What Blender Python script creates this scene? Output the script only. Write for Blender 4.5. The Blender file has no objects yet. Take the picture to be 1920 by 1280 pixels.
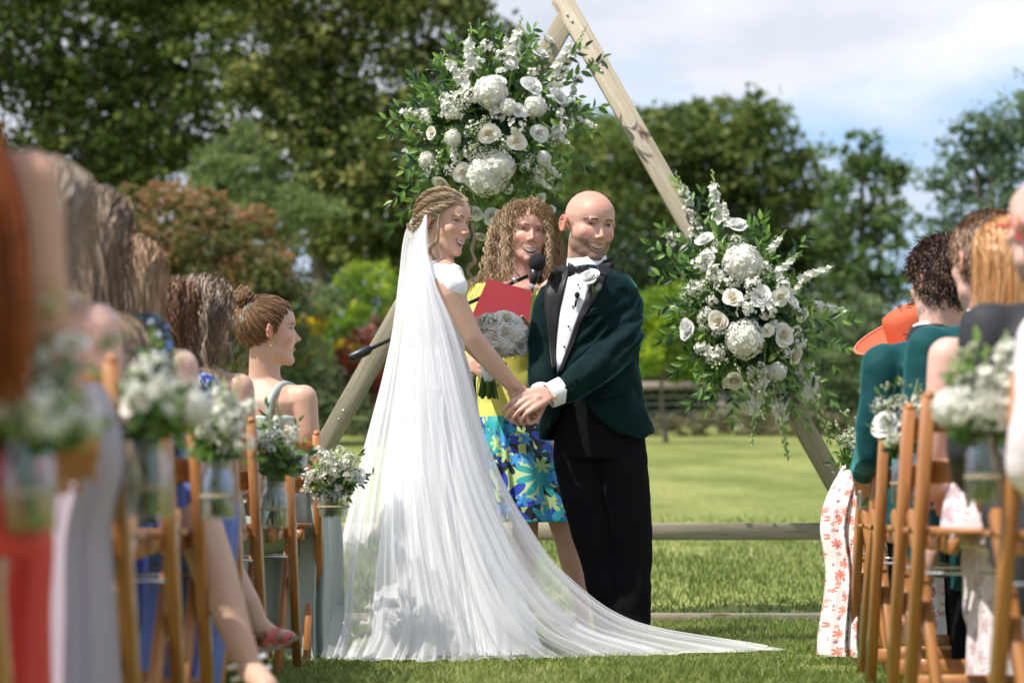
import bpy, math, random
import numpy as np
from mathutils import Vector, Matrix
from mathutils.bvhtree import BVHTree
SC = bpy.context.scene; COL = SC.collection
RNG = np.random.default_rng(7); random.seed(7)
pi = math.pi; rad = math.radians
# ---------------------------------------------------------------- camera
FPX = 4533.0; PITCH = math.atan(320/FPX); CZ = 0.5
cd = bpy.data.cameras.new('camera'); cam = bpy.data.objects.new('camera', cd); COL.objects.link(cam)
cd.sensor_width = 36; cd.lens = 36*FPX/1920; cd.clip_start = .1; cd.clip_end = 3000
cam.location = (0,0,CZ); cam.rotation_euler = (pi/2+PITCH,0,0); SC.camera = cam
cd.dof.use_dof = True; cd.dof.focus_distance = 8.95; cd.dof.aperture_fstop = 2.9
# ---------------------------------------------------------------- world, sun
SUN_AZ = (-.86,-.51); SUN_EL = rad(57)          # where the sun stands: left, a little behind the camera
w = bpy.data.worlds.new('World'); SC.world = w; w.use_nodes = True
N = w.node_tree.nodes; L = w.node_tree.links; N.clear()
out = N.new('ShaderNodeOutputWorld'); bg = N.new('ShaderNodeBackground'); L.new(bg.outputs[0], out.inputs[0])
bg.inputs[1].default_value = .14
sky = N.new('ShaderNodeTexSky'); sky.sky_type = 'NISHITA'; sky.sun_disc = False
sky.sun_elevation = SUN_EL; sky.sun_rotation = math.atan2(SUN_AZ[0], SUN_AZ[1]); sky.air_density = 1.0; sky.dust_density = 2.0; sky.ozone_density = 1.5
tc = N.new('ShaderNodeTexCoord'); mp = N.new('ShaderNodeMapping'); mp.inputs['Scale'].default_value = (1,1,2.6); mp.inputs['Location'].default_value = (.33,.1,.12)
n1 = N.new('ShaderNodeTexNoise'); n1.inputs['Scale'].default_value = 4.2; n1.inputs['Detail'].default_value = 6; n1.inputs['Roughness'].default_value = .52
r1 = N.new('ShaderNodeValToRGB'); r1.color_ramp.elements[0].position = .40; r1.color_ramp.elements[1].position = .56
n2 = N.new('ShaderNodeTexNoise'); n2.inputs['Scale'].default_value = 9; n2.inputs['Detail'].default_value = 4
r2 = N.new('ShaderNodeValToRGB'); r2.color_ramp.elements[0].position = .3; r2.color_ramp.elements[0].color = (3.3,3.55,4.1,1); r2.color_ramp.elements[1].position = .62; r2.color_ramp.elements[1].color = (4.7,4.8,5.0,1)
base = N.new('ShaderNodeMixRGB'); base.inputs[0].default_value = .55; base.inputs[2].default_value = (2.2,3.3,5.2,1)
mx = N.new('ShaderNodeMixRGB')
L.new(tc.outputs['Generated'], mp.inputs[0]); L.new(mp.outputs[0], n1.inputs[0]); L.new(mp.outputs[0], n2.inputs[0])
L.new(n1.outputs[0], r1.inputs[0]); L.new(n2.outputs[0], r2.inputs[0]); L.new(r1.outputs[0], mx.inputs[0])
L.new(sky.outputs[0], base.inputs[1]); L.new(base.outputs[0], mx.inputs[1]); L.new(r2.outputs[0], mx.inputs[2]); L.new(mx.outputs[0], bg.inputs[0])
sd = bpy.data.lights.new('sun','SUN'); sd.energy = 3.9; sd.angle = rad(.53); sd.color = (1,.95,.86)
so = bpy.data.objects.new('sun', sd); COL.objects.link(so)
SD = Vector((SUN_AZ[0]*math.cos(SUN_EL), SUN_AZ[1]*math.cos(SUN_EL), math.sin(SUN_EL))).normalized()
so.rotation_euler = SD.to_track_quat('Z','Y').to_euler()
SC.view_settings.view_transform = 'Standard'; SC.view_settings.look = 'None'; SC.view_settings.exposure = .62; SC.view_settings.gamma = 1
SC.render.engine = 'CYCLES'; SC.cycles.use_denoising = True; SC.cycles.max_bounces = 8; SC.cycles.transparent_max_bounces = 32
SC.cycles.caustics_reflective = False; SC.cycles.caustics_refractive = False
# ---------------------------------------------------------------- helpers
def W(px, py, Y):
    """the place at depth Y (metres in front of the camera) seen at photograph point px, py"""
    a = (px-960)/FPX; b = (640-py)/FPX
    c, s = math.cos(PITCH), math.sin(PITCH)
    dy = c - b*s; dz = s + b*c
    return np.array([a*Y/dy, Y, CZ + dz*Y/dy])
def S(Y): return FPX/Y
def ground_z(y):
    t = np.clip(np.asarray(y, float)-9.7, 0, None)          # level under the guests, then a long gentle rise
    return np.minimum(.0615*t*t/(t+.35), 2.6)
def hsh(i):
    i = (i*73856093 ^ (i >> 13)) & 0x7fffffff
    i = (i*1103515245 + 12345) & 0x7fffffff
    i = (i ^ (i >> 11))*2654435761 & 0x7fffffff
    return (i & 0xffff)/65535.
def vnoise(P, seed=0):
    P = np.asarray(P, float); I = np.floor(P).astype(np.int64); F = P-I; F = F*F*(3-2*F)
    r = 0
    for dx in (0,1):
        for dy in (0,1):
            for dz in (0,1):
                k = (I[:,0]+dx)*374761 + (I[:,1]+dy)*668265 + (I[:,2]+dz)*912271 + seed*1013
                wt = (F[:,0] if dx else 1-F[:,0])*(F[:,1] if dy else 1-F[:,1])*(F[:,2] if dz else 1-F[:,2])
                r = r + wt*hsh(k)
    return r*2-1
def fbm(P, o=3, seed=0): return sum(vnoise(P*2**k, seed+k)/2**k for k in range(o))
def nrm(v): v = np.asarray(v, float); return v/max(np.linalg.norm(v),1e-9)
def tag(o, label=None, cat=None, group=None, kind=None):
    if label: o['label'] = label
    if cat: o['category'] = cat
    if group: o['group'] = group
    if kind: o['kind'] = kind
    return o
def thing(name, loc, label, cat, group=None):
    o = bpy.data.objects.new(name, None); COL.objects.link(o); o.location = Vector(loc); o.empty_display_size = .1
    return tag(o, label, cat, group)
def mesh(name, V, F, mat=None, smooth=True, tone=None, gc=None):
    """V (n,3); F: an (m,4) or (m,3) array or a list of such arrays"""
    V = np.asarray(V, float); Fs = [np.asarray(f, np.int64) for f in (F if isinstance(F, list) else [F]) if len(f)]
    me = bpy.data.meshes.new(name); me.vertices.add(len(V)); me.vertices.foreach_set('co', V.ravel())
    loops = np.concatenate([f.ravel() for f in Fs]); tot = np.concatenate([np.full(len(f), f.shape[1]) for f in Fs])
    me.loops.add(len(loops)); me.loops.foreach_set('vertex_index', loops.astype(np.int32))
    st = np.concatenate([[0], np.cumsum(tot)[:-1]]).astype(np.int32)
    me.polygons.add(len(tot)); me.polygons.foreach_set('loop_start', st); me.polygons.foreach_set('loop_total', tot.astype(np.int32))
    me.polygons.foreach_set('use_smooth', np.full(len(tot), smooth))
    me.update(calc_edges=True)
    if tone is not None:
        a = me.attributes.new('tone','FLOAT','POINT'); a.data.foreach_set('value', np.asarray(tone, np.float32))
    if gc is not None:
        a = me.attributes.new('gc','FLOAT_VECTOR','POINT'); a.data.foreach_set('vector', np.asarray(gc, np.float32).ravel())
    if mat: me.materials.append(mat)
    return me
def link(name, me, parent=None, kind=None):
    o = bpy.data.objects.new(name, me); COL.objects.link(o)
    if parent is not None: o.parent = parent
    if kind: o['kind'] = kind
    return o
class MB:
    def __init__(s): s.v=[]; s.q=[]; s.t=[]; s.n=0; s.tone=[]; s.gc=[]
    def add(s, V, q=None, t=None, tone=.5, gc=None):
        V = np.asarray(V, float).reshape(-1,3); s.v.append(V)
        if q is not None and len(q): s.q.append(np.asarray(q)+s.n)
        if t is not None and len(t): s.t.append(np.asarray(t)+s.n)
        s.tone.append(np.broadcast_to(np.asarray(tone, float), (len(V),))); s.gc.append(V if gc is None else gc); s.n += len(V)
        return s
    def grid(s, P, closed=False, **k):
        """P (rows, cols, 3); closed joins last column to first"""
        r, c = P.shape[:2]; i = np.arange(r-1)[:,None]*c; j = np.arange(c if closed else c-1)[None]; j2 = (j+1) % c
        q = np.stack([i+j, i+j2, i+c+j2, i+c+j], -1).reshape(-1,4)
        return s.add(P.reshape(-1,3), q, **k)
    def loft(s, rings, n=28, cap=True, **k):
        """rings: (centre, half x, half y[, yaw[, power]]) horizontal ellipses"""
        th = np.linspace(0, 2*pi, n, endpoint=False); rows = []
        for r in rings:
            c, a, b = r[:3]; yw = r[3] if len(r) > 3 else 0; pw = r[4] if len(r) > 4 else 2
            cx, sy = np.cos(th), np.sin(th)
            x = a*np.sign(cx)*np.abs(cx)**(2/pw); y = b*np.sign(sy)*np.abs(sy)**(2/pw)
            rows.append(np.stack([c[0]+x*math.cos(yw)-y*math.sin(yw), c[1]+x*math.sin(yw)+y*math.cos(yw), np.full(n, c[2])], -1))
        if cap: rows = [np.repeat(rows[0].mean(0)[None], n, 0)] + rows + [np.repeat(rows[-1].mean(0)[None], n, 0)]
        P = np.array(rows)
        if rings[-1][0][2] < rings[0][0][2]: P = P[:, ::-1]
        return s.grid(P, closed=True, **k)
    def ell(s, c, r, R=None, n=20, **k):
        u = np.linspace(0, pi, n//2+1); th = np.linspace(0, 2*pi, n, endpoint=False)
        P = np.stack([np.sin(u)[:,None]*np.cos(th), np.sin(u)[:,None]*np.sin(th), np.cos(u)[:,None]+0*th], -1)[::-1]*np.asarray(r if np.ndim(r) else [r]*3)
        if R is not None: P = P @ np.array(R).T
        return s.grid(P+np.asarray(c), closed=True, **k)
    def limb(s, pts, rs, n=16, flat=None, **k):
        """tapered tube through the points, round ended"""
        pts = [np.asarray(p, float) for p in pts]
        for a, b, r0, r1 in zip(pts, pts[1:], rs, rs[1:]):
            d = b-a; Ln = max(np.linalg.norm(d), 1e-6); d = d/Ln; h = np.array([0,0,1.]) if abs(d[2]) < .9 else np.array([0,1.,0])
            u = nrm(np.cross(h, d)); v = np.cross(d, u); th = np.linspace(0, 2*pi, n, endpoint=False)
            rows = []
            for f in np.linspace(-pi/2, 0, 5): rows.append((a + d*r0*math.sin(f), r0*math.cos(f)))
            for f in np.linspace(0, pi/2, 5): rows.append((b + d*r1*math.sin(f), r1*math.cos(f)))
            P = np.array([c + q*(np.cos(th)[:,None]*u + np.sin(th)[:,None]*v) for c, q in rows])
            s.grid(P, closed=True, **k)
        return s
    def tube(s, pts, r, n=8, **k):
        pts = np.asarray(pts, float); m = len(pts); r = np.broadcast_to(np.asarray(r, float), (m,))
        T = np.gradient(pts, axis=0); T /= np.maximum(np.linalg.norm(T, axis=1), 1e-9)[:,None]
        h = np.array([0,0,1.]) if abs(T[:,2]).mean() < .8 else np.array([0,1.,0])
        u = np.cross(np.broadcast_to(h, T.shape), T); u /= np.maximum(np.linalg.norm(u, axis=1), 1e-9)[:,None]; v = np.cross(T, u)
        th = np.linspace(0, 2*pi, n, endpoint=False)
        P = pts[:,None] + r[:,None,None]*(np.cos(th)[None,:,None]*u[:,None] + np.sin(th)[None,:,None]*v[:,None])
        P = np.concatenate([np.repeat(pts[:1,None], n, 1), P, np.repeat(pts[-1:,None], n, 1)])
        return s.grid(P, closed=True, **k)
    def bar(s, a, b, w, t, up=(0,1,0), ch=.003, **k):
        """chamfered timber from a to b, w wide across `up`, t thick along `up`; gc runs along it"""
        a, b, up = (np.asarray(q, float) for q in (a, b, up)); d = nrm(b-a); u = nrm(np.cross(d, up)); v = np.cross(u, d)
        w /= 2; t /= 2; o = [(w,t-ch),(w-ch,t),(-w+ch,t),(-w,t-ch),(-w,-t+ch),(-w+ch,-t),(w-ch,-t),(w,-t+ch)]
        P = []; G = []; Ln = np.linalg.norm(b-a); off = RNG.random()*20
        for e, sc in ((0,0),(0,.0),(0,1),(.5,1),(1,1),(1,0)):
            f = 0 if e == 0 else (1 if e == 1 else .5)
            for x, y in o: P.append(a+(b-a)*f + (u*x+v*y)*sc); G.append((off+Ln*f, x*1.0+off, y+off))
        P = np.array(P).reshape(6,8,3)[1:]; G = np.array(G).reshape(6,8,3)[1:]
        return s.grid(P, closed=True, gc=G.reshape(-1,3), **k)
    def box(s, c, h, R=None, **k):
        o = np.array([[x,y,z] for x in (-1,1) for y in (-1,1) for z in (-1,1)])*np.asarray(h)
        if R is not None: o = o @ np.array(R).T
        return s.add(o+np.asarray(c), [[0,1,3,2],[4,6,7,5],[0,4,5,1],[2,3,7,6],[0,2,6,4],[1,5,7,3]], **k)
    def lathe(s, c, prof, n=28, **k):
        th = np.linspace(0, 2*pi, n, endpoint=False)
        P = np.array([[[c[0]+r*math.cos(t), c[1]+r*math.sin(t), c[2]+z] for t in th] for r, z in prof])
        return s.grid(P, closed=True, **k)
    def arr(s): return np.concatenate(s.v)
    def mesh(s, name, mat=None, smooth=True, shift=None):
        V = s.arr(); V = V-np.asarray(shift) if shift is not None else V
        F = ([np.concatenate(s.q)] if s.q else []) + ([np.concatenate(s.t)] if s.t else [])
        return mesh(name, V, F, mat, smooth, np.concatenate(s.tone), np.concatenate(s.gc))
    def put(s, name, mat, parent=None, smooth=True, kind=None):
        return link(name, s.mesh(name, mat, smooth, shift=(parent_loc(parent) if parent is not None else None)), parent, kind)
def parent_loc(p):
    l = np.zeros(3)
    while p is not None: l = l+np.array(p.location); p = p.parent
    return l
def remesh(mb, vox, sm=3, factor=.6):
    """one continuous skin over everything in mb -> (V, F)"""
    me = mb.mesh('tmp'); o = bpy.data.objects.new('tmp', me); COL.objects.link(o)
    m = o.modifiers.new('r','REMESH'); m.mode = 'VOXEL'; m.voxel_size = vox; m.use_smooth_shade = True
    if sm: m2 = o.modifiers.new('s','SMOOTH'); m2.iterations = sm; m2.factor = factor
    bpy.context.view_layer.update()
    e = o.evaluated_get(bpy.context.evaluated_depsgraph_get()); me2 = e.to_mesh()
    V = np.empty(len(me2.vertices)*3); me2.vertices.foreach_get('co', V); V = V.reshape(-1,3)
    Fq = np.empty(len(me2.loops), np.int32); me2.loops.foreach_get('vertex_index', Fq)
    ok = all(len(p.vertices) == 4 for p in me2.polygons[:50]) if len(me2.polygons) else False
    F = Fq.reshape(-1,4) if len(Fq) == 4*len(me2.polygons) else None
    if F is None: F = [np.array([p.vertices[:] for p in me2.polygons if len(p.vertices)==4]), np.array([p.vertices[:] for p in me2.polygons if len(p.vertices)==3])]
    e.to_mesh_clear(); bpy.data.objects.remove(o); bpy.data.meshes.remove(me)
    return V, F
def normals(V, F):
    F = F[0] if isinstance(F, list) else F
    n = np.cross(V[F[:,2]]-V[F[:,0]], V[F[:,3]]-V[F[:,1]]); out = np.zeros_like(V)
    for k in range(4): np.add.at(out, F[:,k], n)
    return out/np.maximum(np.linalg.norm(out, axis=1), 1e-12)[:,None]
def wrinkle(V, F, amp, sc, seed=0, mask=None):
    d = fbm(V*np.asarray(sc), 3, seed); d = np.sign(d)*np.abs(d)**.8*amp
    if mask is not None: d = d*mask
    return V + normals(V, F)*d[:,None]
def cr(pts, n):
    """smooth curve through the points, n samples"""
    pts = np.asarray(pts, float); P = np.vstack([2*pts[0]-pts[1], pts, 2*pts[-1]-pts[-2]]); k = len(pts)-1
    t = np.linspace(0, k, n); i = np.minimum(t.astype(int), k-1); f = (t-i)[:,None]; a,b,c,d = P[i],P[i+1],P[i+2],P[i+3]
    return .5*(2*b+(c-a)*f+(2*a-5*b+4*c-d)*f*f+(3*b-a-3*c+d)*f**3)
def frame(nm, roll=0):
    """rotation whose Z is nm"""
    z = nrm(nm); h = np.array([0,0,1.]) if abs(z[2]) < .95 else np.array([0,1.,0]); x = nrm(np.cross(h, z)); y = np.cross(z, x)
    c, s_ = math.cos(roll), math.sin(roll); return np.stack([x*c+y*s_, -x*s_+y*c, z], 1)
# ---------------------------------------------------------------- materials
def nodes(name):
    m = bpy.data.materials.new(name); m.use_nodes = True; return m, m.node_tree.nodes, m.node_tree.links, m.node_tree.nodes['Principled BSDF']
def mat(name, col, rough=.6, ramp=None, var=0, vs=8, bump=0, bs=40, sheen=0, sheen_rough=.3, sheen_tint=None, sss=0, trans=0, metal=0, spec=.5, stretch=None, coord='Object', emit=None, coat=0):
    m, n, l, p = nodes(name); p.inputs['Base Color'].default_value = (*col,1); p.inputs['Roughness'].default_value = rough
    p.inputs['Metallic'].default_value = metal; p.inputs['Specular IOR Level'].default_value = spec; p.inputs['Coat Weight'].default_value = coat
    tcn = n.new('ShaderNodeTexCoord'); src = tcn.outputs['Object']
    if coord == 'gc': at = n.new('ShaderNodeAttribute'); at.attribute_name = 'gc'; src = at.outputs['Vector']
    mp = n.new('ShaderNodeMapping'); l.new(src, mp.inputs[0])
    if stretch: mp.inputs['Scale'].default_value = stretch
    cur = None
    if ramp:
        at = n.new('ShaderNodeAttribute'); at.attribute_name = 'tone'; r = n.new('ShaderNodeValToRGB'); l.new(at.outputs['Fac'], r.inputs[0])
        e = r.color_ramp.elements
        while len(e) < len(ramp): e.new(.5)
        for x, (ps, c) in zip(e, ramp): x.position = ps; x.color = (*c,1)
        cur = r.outputs[0]
    if var:
        no = n.new('ShaderNodeTexNoise'); no.inputs['Scale'].default_value = vs; no.inputs['Detail'].default_value = 5; l.new(mp.outputs[0], no.inputs[0])
        mr = n.new('ShaderNodeMapRange'); mr.inputs[1].default_value = .25; mr.inputs[2].default_value = .75; mr.inputs[3].default_value = 1-var; mr.inputs[4].default_value = 1+var; l.new(no.outputs[0], mr.inputs[0])
        mu = n.new('ShaderNodeVectorMath'); mu.operation = 'SCALE'; l.new(mr.outputs[0], mu.inputs['Scale'])
        if cur: l.new(cur, mu.inputs[0])
        else: mu.inputs[0].default_value = col
        cur = mu.outputs[0]
    if cur: l.new(cur, p.inputs['Base Color'])
    if bump:
        nb = n.new('ShaderNodeTexNoise'); nb.inputs['Scale'].default_value = bs; nb.inputs['Detail'].default_value = 4; l.new(mp.outputs[0], nb.inputs[0])
        b = n.new('ShaderNodeBump'); b.inputs['Strength'].default_value = bump; b.inputs['Distance'].default_value = .01; l.new(nb.outputs[0], b.inputs['Height']); l.new(b.outputs[0], p.inputs['Normal'])
    if sheen:
        p.inputs['Sheen Weight'].default_value = sheen; p.inputs['Sheen Roughness'].default_value = sheen_rough
        if sheen_tint: p.inputs['Sheen Tint'].default_value = (*sheen_tint,1)
    if sss:
        p.inputs['Subsurface Weight'].default_value = sss; p.inputs['Subsurface Radius'].default_value = (1,.35,.2); p.inputs['Subsurface Scale'].default_value = .012
    if trans:
        o = n['Material Output']; t = n.new('ShaderNodeBsdfTranslucent'); mxx = n.new('ShaderNodeMixShader'); mxx.inputs[0].default_value = trans
        if cur: l.new(cur, t.inputs[0])
        else: t.inputs[0].default_value = (*col,1)
        l.new(p.outputs[0], mxx.inputs[1]); l.new(t.outputs[0], mxx.inputs[2]); l.new(mxx.outputs[0], o.inputs[0])
    return m
def clear(name, col, gl=.12, alpha=.9, rough=.02):
    """clear glass or water: sees through, mirrors at grazing angles"""
    m, n, l, p = nodes(name); n.remove(p); t = n.new('ShaderNodeBsdfTransparent'); t.inputs[0].default_value = (*col,1)
    g = n.new('ShaderNodeBsdfGlossy'); g.inputs['Roughness'].default_value = rough
    f = n.new('ShaderNodeLayerWeight'); f.inputs[0].default_value = .35; r = n.new('ShaderNodeMapRange'); r.inputs[3].default_value = gl*.5; r.inputs[4].default_value = .75; l.new(f.outputs['Facing'], r.inputs[0])
    mxx = n.new('ShaderNodeMixShader'); l.new(r.outputs[0], mxx.inputs[0]); l.new(t.outputs[0], mxx.inputs[1]); l.new(g.outputs[0], mxx.inputs[2]); l.new(mxx.outputs[0], n['Material Output'].inputs[0])
    return m
def skin(name, base, blush, stub):
    return mat(name, base, rough=.48, ramp=[(0,stub),(.5,base),(1,blush)], var=.05, vs=40, bump=.08, bs=300, sss=.18, spec=.4)
SK_BRIDE = skin('skin_bride', (.60,.37,.27), (.60,.20,.14), (.45,.25,.15))
SK_GROOM = skin('skin_groom', (.60,.35,.27), (.60,.20,.14), (.24,.145,.10))
SK_CEL = skin('skin_celebrant', (.60,.34,.26), (.58,.19,.13), (.4,.2,.13))
SK_PALE = skin('skin_pale', (.68,.42,.35), (.60,.22,.16), (.4,.22,.15))
SK_TAN = skin('skin_tan', (.52,.28,.19), (.5,.17,.1), (.3,.16,.1))
WHITE = mat('white_satin', (.84,.84,.85), .55, bump=.12, bs=18, sheen=.2)
SHIRT = mat('white_cotton', (.80,.80,.84), .7, bump=.15, bs=60, stretch=(4,1,1))
VELVET = mat('green_velvet', (.0015,.012,.013), .8, sheen=.34, sheen_rough=.28, sheen_tint=(.20,.85,.80), var=.3, vs=10, bump=.15, bs=25, spec=.12)
VELVET2 = mat('teal_velvet', (.006,.055,.06), .7, sheen=.5, sheen_rough=.35, sheen_tint=(.25,.9,.95), var=.15, vs=14, bump=.15, bs=25, spec=.15)
BLACK = mat('black_wool', (.009,.009,.011), .8, bump=.1, bs=30, spec=.03)
SATIN_B = mat('black_satin', (.010,.010,.012), .5, spec=.4)
GREYJ = mat('charcoal_wool', (.02,.021,.026), .75, bump=.2, bs=60)
YELLOW = mat('yellow_crepe', (.68,.63,.13), .7, bump=.25, bs=220)
RED = mat('red_card', (.25,.008,.014), .45, bump=.03, bs=60, var=.06)
PAPER = mat('white_paper', (.8,.78,.76), .8)
LILAC = mat('lilac_crepe', (.36,.30,.36), .6, bump=.2, bs=12, sheen=.3)
SAGE = mat('sage_satin', (.36,.42,.38), .42, bump=.12, bs=10)
CORALRED = mat('coral_red_cloth', (.62,.035,.03), .6, bump=.1)
PERI = mat('blue_chiffon', (.16,.22,.55), .6, bump=.2, bs=20)
ORANGE = mat('orange_straw', (.85,.16,.06), .55, bump=.6, bs=260, stretch=(1,1,3), trans=.25)
PINKSH = mat('pale_pink_cotton', (.80,.70,.74), .75, bump=.2)
TEETH = mat('teeth', (.66,.63,.57), .3); LIP = mat('lips', (.52,.23,.19), .42, sss=.1); LIPM = mat('lips_pale', (.52,.27,.21), .5)
MOUTH = mat('mouth_inside', (.10,.012,.012), .5); EYEW = mat('eye_white', (.36,.32,.30), .25); IRIS = mat('iris', (.035,.03,.028), .1); LASH = mat('lashes', (.04,.022,.016), .6); BROWM = mat('brow_hair', (.12,.065,.035), .8)
BROWB = mat('brow_hair_light', (.17,.10,.06), .8); NAIL = mat('nail', (.75,.45,.40), .3)
def hairmat(name, a, b, c):
    m = mat(name, a, .42, ramp=[(0,a),(.5,b),(1,c)], spec=.35); return m
H_BRIDE = hairmat('hair_ash_blonde', (.20,.13,.08), (.42,.30,.19), (.66,.53,.37))
H_CURL = hairmat('hair_curly_blonde', (.17,.095,.05), (.38,.25,.14), (.62,.46,.29))
H_BROWN = hairmat('hair_brown', (.05,.024,.013), (.17,.085,.045), (.38,.23,.13))
H_ASH = hairmat('hair_ash', (.10,.065,.045), (.30,.21,.15), (.56,.45,.35))
H_BUN = hairmat('hair_honey', (.10,.05,.025), (.26,.14,.07), (.48,.30,.16))
H_DARK = hairmat('hair_dark_brown', (.01,.005,.003), (.045,.02,.012), (.13,.065,.035))
H_GING = hairmat('hair_ginger_blonde', (.22,.08,.02), (.48,.22,.075), (.75,.47,.22))
H_LBR = hairmat('hair_light_brown', (.20,.11,.06), (.44,.28,.17), (.68,.49,.32))
H_GREY = hairmat('hair_grey_blonde', (.22,.16,.11), (.45,.36,.28), (.68,.60,.52))
H_AUB = hairmat('hair_auburn', (.08,.014,.003), (.25,.055,.012), (.5,.15,.04))
GOLD = mat('gold', (.8,.55,.2), .25, metal=1); CHROME = mat('brushed_steel', (.6,.6,.62), .25, metal=1); PLASTIC = mat('black_plastic', (.012,.012,.014), .35); FOAM = mat('black_foam', (.012,.013,.017), .95, bump=.6, bs=300)
def woodmat(name, a, b, knots=0, rough=.6, coat=0):
    m, n, l, p = nodes(name); p.inputs['Roughness'].default_value = rough; p.inputs['Coat Weight'].default_value = coat
    at = n.new('ShaderNodeAttribute'); at.attribute_name = 'gc'; mp = n.new('ShaderNodeMapping'); mp.inputs['Scale'].default_value = (1.6,26,26); l.new(at.outputs['Vector'], mp.inputs[0])
    no = n.new('ShaderNodeTexNoise'); no.inputs['Scale'].default_value = 3; no.inputs['Detail'].default_value = 6; no.inputs['Distortion'].default_value = .8; l.new(mp.outputs[0], no.inputs[0])
    r = n.new('ShaderNodeValToRGB'); r.color_ramp.elements[0].position = .3; r.color_ramp.elements[0].color = (*a,1); r.color_ramp.elements[1].position = .68; r.color_ramp.elements[1].color = (*b,1); l.new(no.outputs[0], r.inputs[0]); cur = r.outputs[0]
    if knots:
        m2 = n.new('ShaderNodeMapping'); m2.inputs['Scale'].default_value = (3.5,14,14); l.new(at.outputs['Vector'], m2.inputs[0])
        v = n.new('ShaderNodeTexVoronoi'); v.inputs['Scale'].default_value = 1; v.inputs['Randomness'].default_value = 1; l.new(m2.outputs[0], v.inputs[0])
        k = n.new('ShaderNodeMapRange'); k.inputs[1].default_value = .10; k.inputs[2].default_value = .20; k.inputs[3].default_value = 1; k.inputs[4].default_value = 0; l.new(v.outputs['Distance'], k.inputs[0])
        mk = n.new('ShaderNodeMixRGB'); mk.inputs[2].default_value = (.16,.085,.04,1); l.new(k.outputs[0], mk.inputs[0]); l.new(cur, mk.inputs[1]); cur = mk.outputs[0]
    l.new(cur, p.inputs['Base Color'])
    b_ = n.new('ShaderNodeBump'); b_.inputs['Strength'].default_value = .2; b_.inputs['Distance'].default_value = .004; l.new(no.outputs[0], b_.inputs['Height']); l.new(b_.outputs[0], p.inputs['Normal'])
    return m
W_ARCH = woodmat('treated_pine', (.24,.20,.135), (.37,.325,.235), 1); W_CHAIR = woodmat('varnished_chair_wood', (.30,.11,.03), (.50,.22,.07), 0, .38, .3)
W_FENCE = woodmat('weathered_fence', (.20,.15,.12), (.34,.28,.23))
PETAL = mat('white_petal', (.80,.80,.76), .6, ramp=[(0,(.62,.66,.42)),(.35,(.80,.78,.66)),(1,(.82,.82,.80))], trans=.25)
ROSE = mat('cream_rose_petal', (.80,.74,.58), .6, ramp=[(0,(.82,.70,.46)),(.5,(.84,.79,.67)),(1,(.84,.82,.77))], trans=.22)
BUDM = mat('green_white_bud', (.5,.6,.3), .6, ramp=[(0,(.22,.36,.08)),(.45,(.52,.60,.28)),(.75,(.83,.82,.72)),(1,(.86,.85,.79))], trans=.25)
LEAFM = mat('green_leaf', (.05,.12,.03), .42, ramp=[(0,(.045,.12,.024)),(.5,(.12,.235,.042)),(1,(.26,.40,.08))], trans=.28, spec=.5)
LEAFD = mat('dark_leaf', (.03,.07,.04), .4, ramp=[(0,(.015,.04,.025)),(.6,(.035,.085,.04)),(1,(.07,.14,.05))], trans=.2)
STEM = mat('green_stem', (.08,.17,.04), .5, var=.2); TWIG = mat('brown_twig', (.10,.06,.035), .8)
TWINE = mat('twine', (.45,.36,.24), .8); GLASS = clear('jar_glass', (.93,.96,.95)); WATER = clear('jar_water', (.90,.95,.90), .04)
def veilmat():
    m, n, l, p = nodes('sheer_tulle'); n.remove(p); o = n['Material Output']
    d = n.new('ShaderNodeBsdfDiffuse'); d.inputs[0].default_value = (.92,.92,.94,1); t = n.new('ShaderNodeBsdfTranslucent'); t.inputs[0].default_value = (.92,.92,.94,1)
    a = n.new('ShaderNodeMixShader'); a.inputs[0].default_value = .45; l.new(d.outputs[0], a.inputs[1]); l.new(t.outputs[0], a.inputs[2])
    tr = n.new('ShaderNodeBsdfTransparent'); b = n.new('ShaderNodeMixShader')
    lw = n.new('ShaderNodeLayerWeight'); lw.inputs[0].default_value = .5; at = n.new('ShaderNodeAttribute'); at.attribute_name = 'tone'
    # a sheer net looks denser the more edge-on its threads are seen
    ma = n.new('ShaderNodeMath'); ma.operation = 'MULTIPLY_ADD'; ma.inputs[1].default_value = .48; l.new(lw.outputs['Facing'], ma.inputs[0]); l.new(at.outputs['Fac'], ma.inputs[2])
    cl = n.new('ShaderNodeClamp'); l.new(ma.outputs[0], cl.inputs[0])
    l.new(cl.outputs[0], b.inputs[0]); l.new(tr.outputs[0], b.inputs[1]); l.new(a.outputs[0], b.inputs[2]); l.new(b.outputs[0], o.inputs[0]); return m
VEIL = veilmat()
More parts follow.
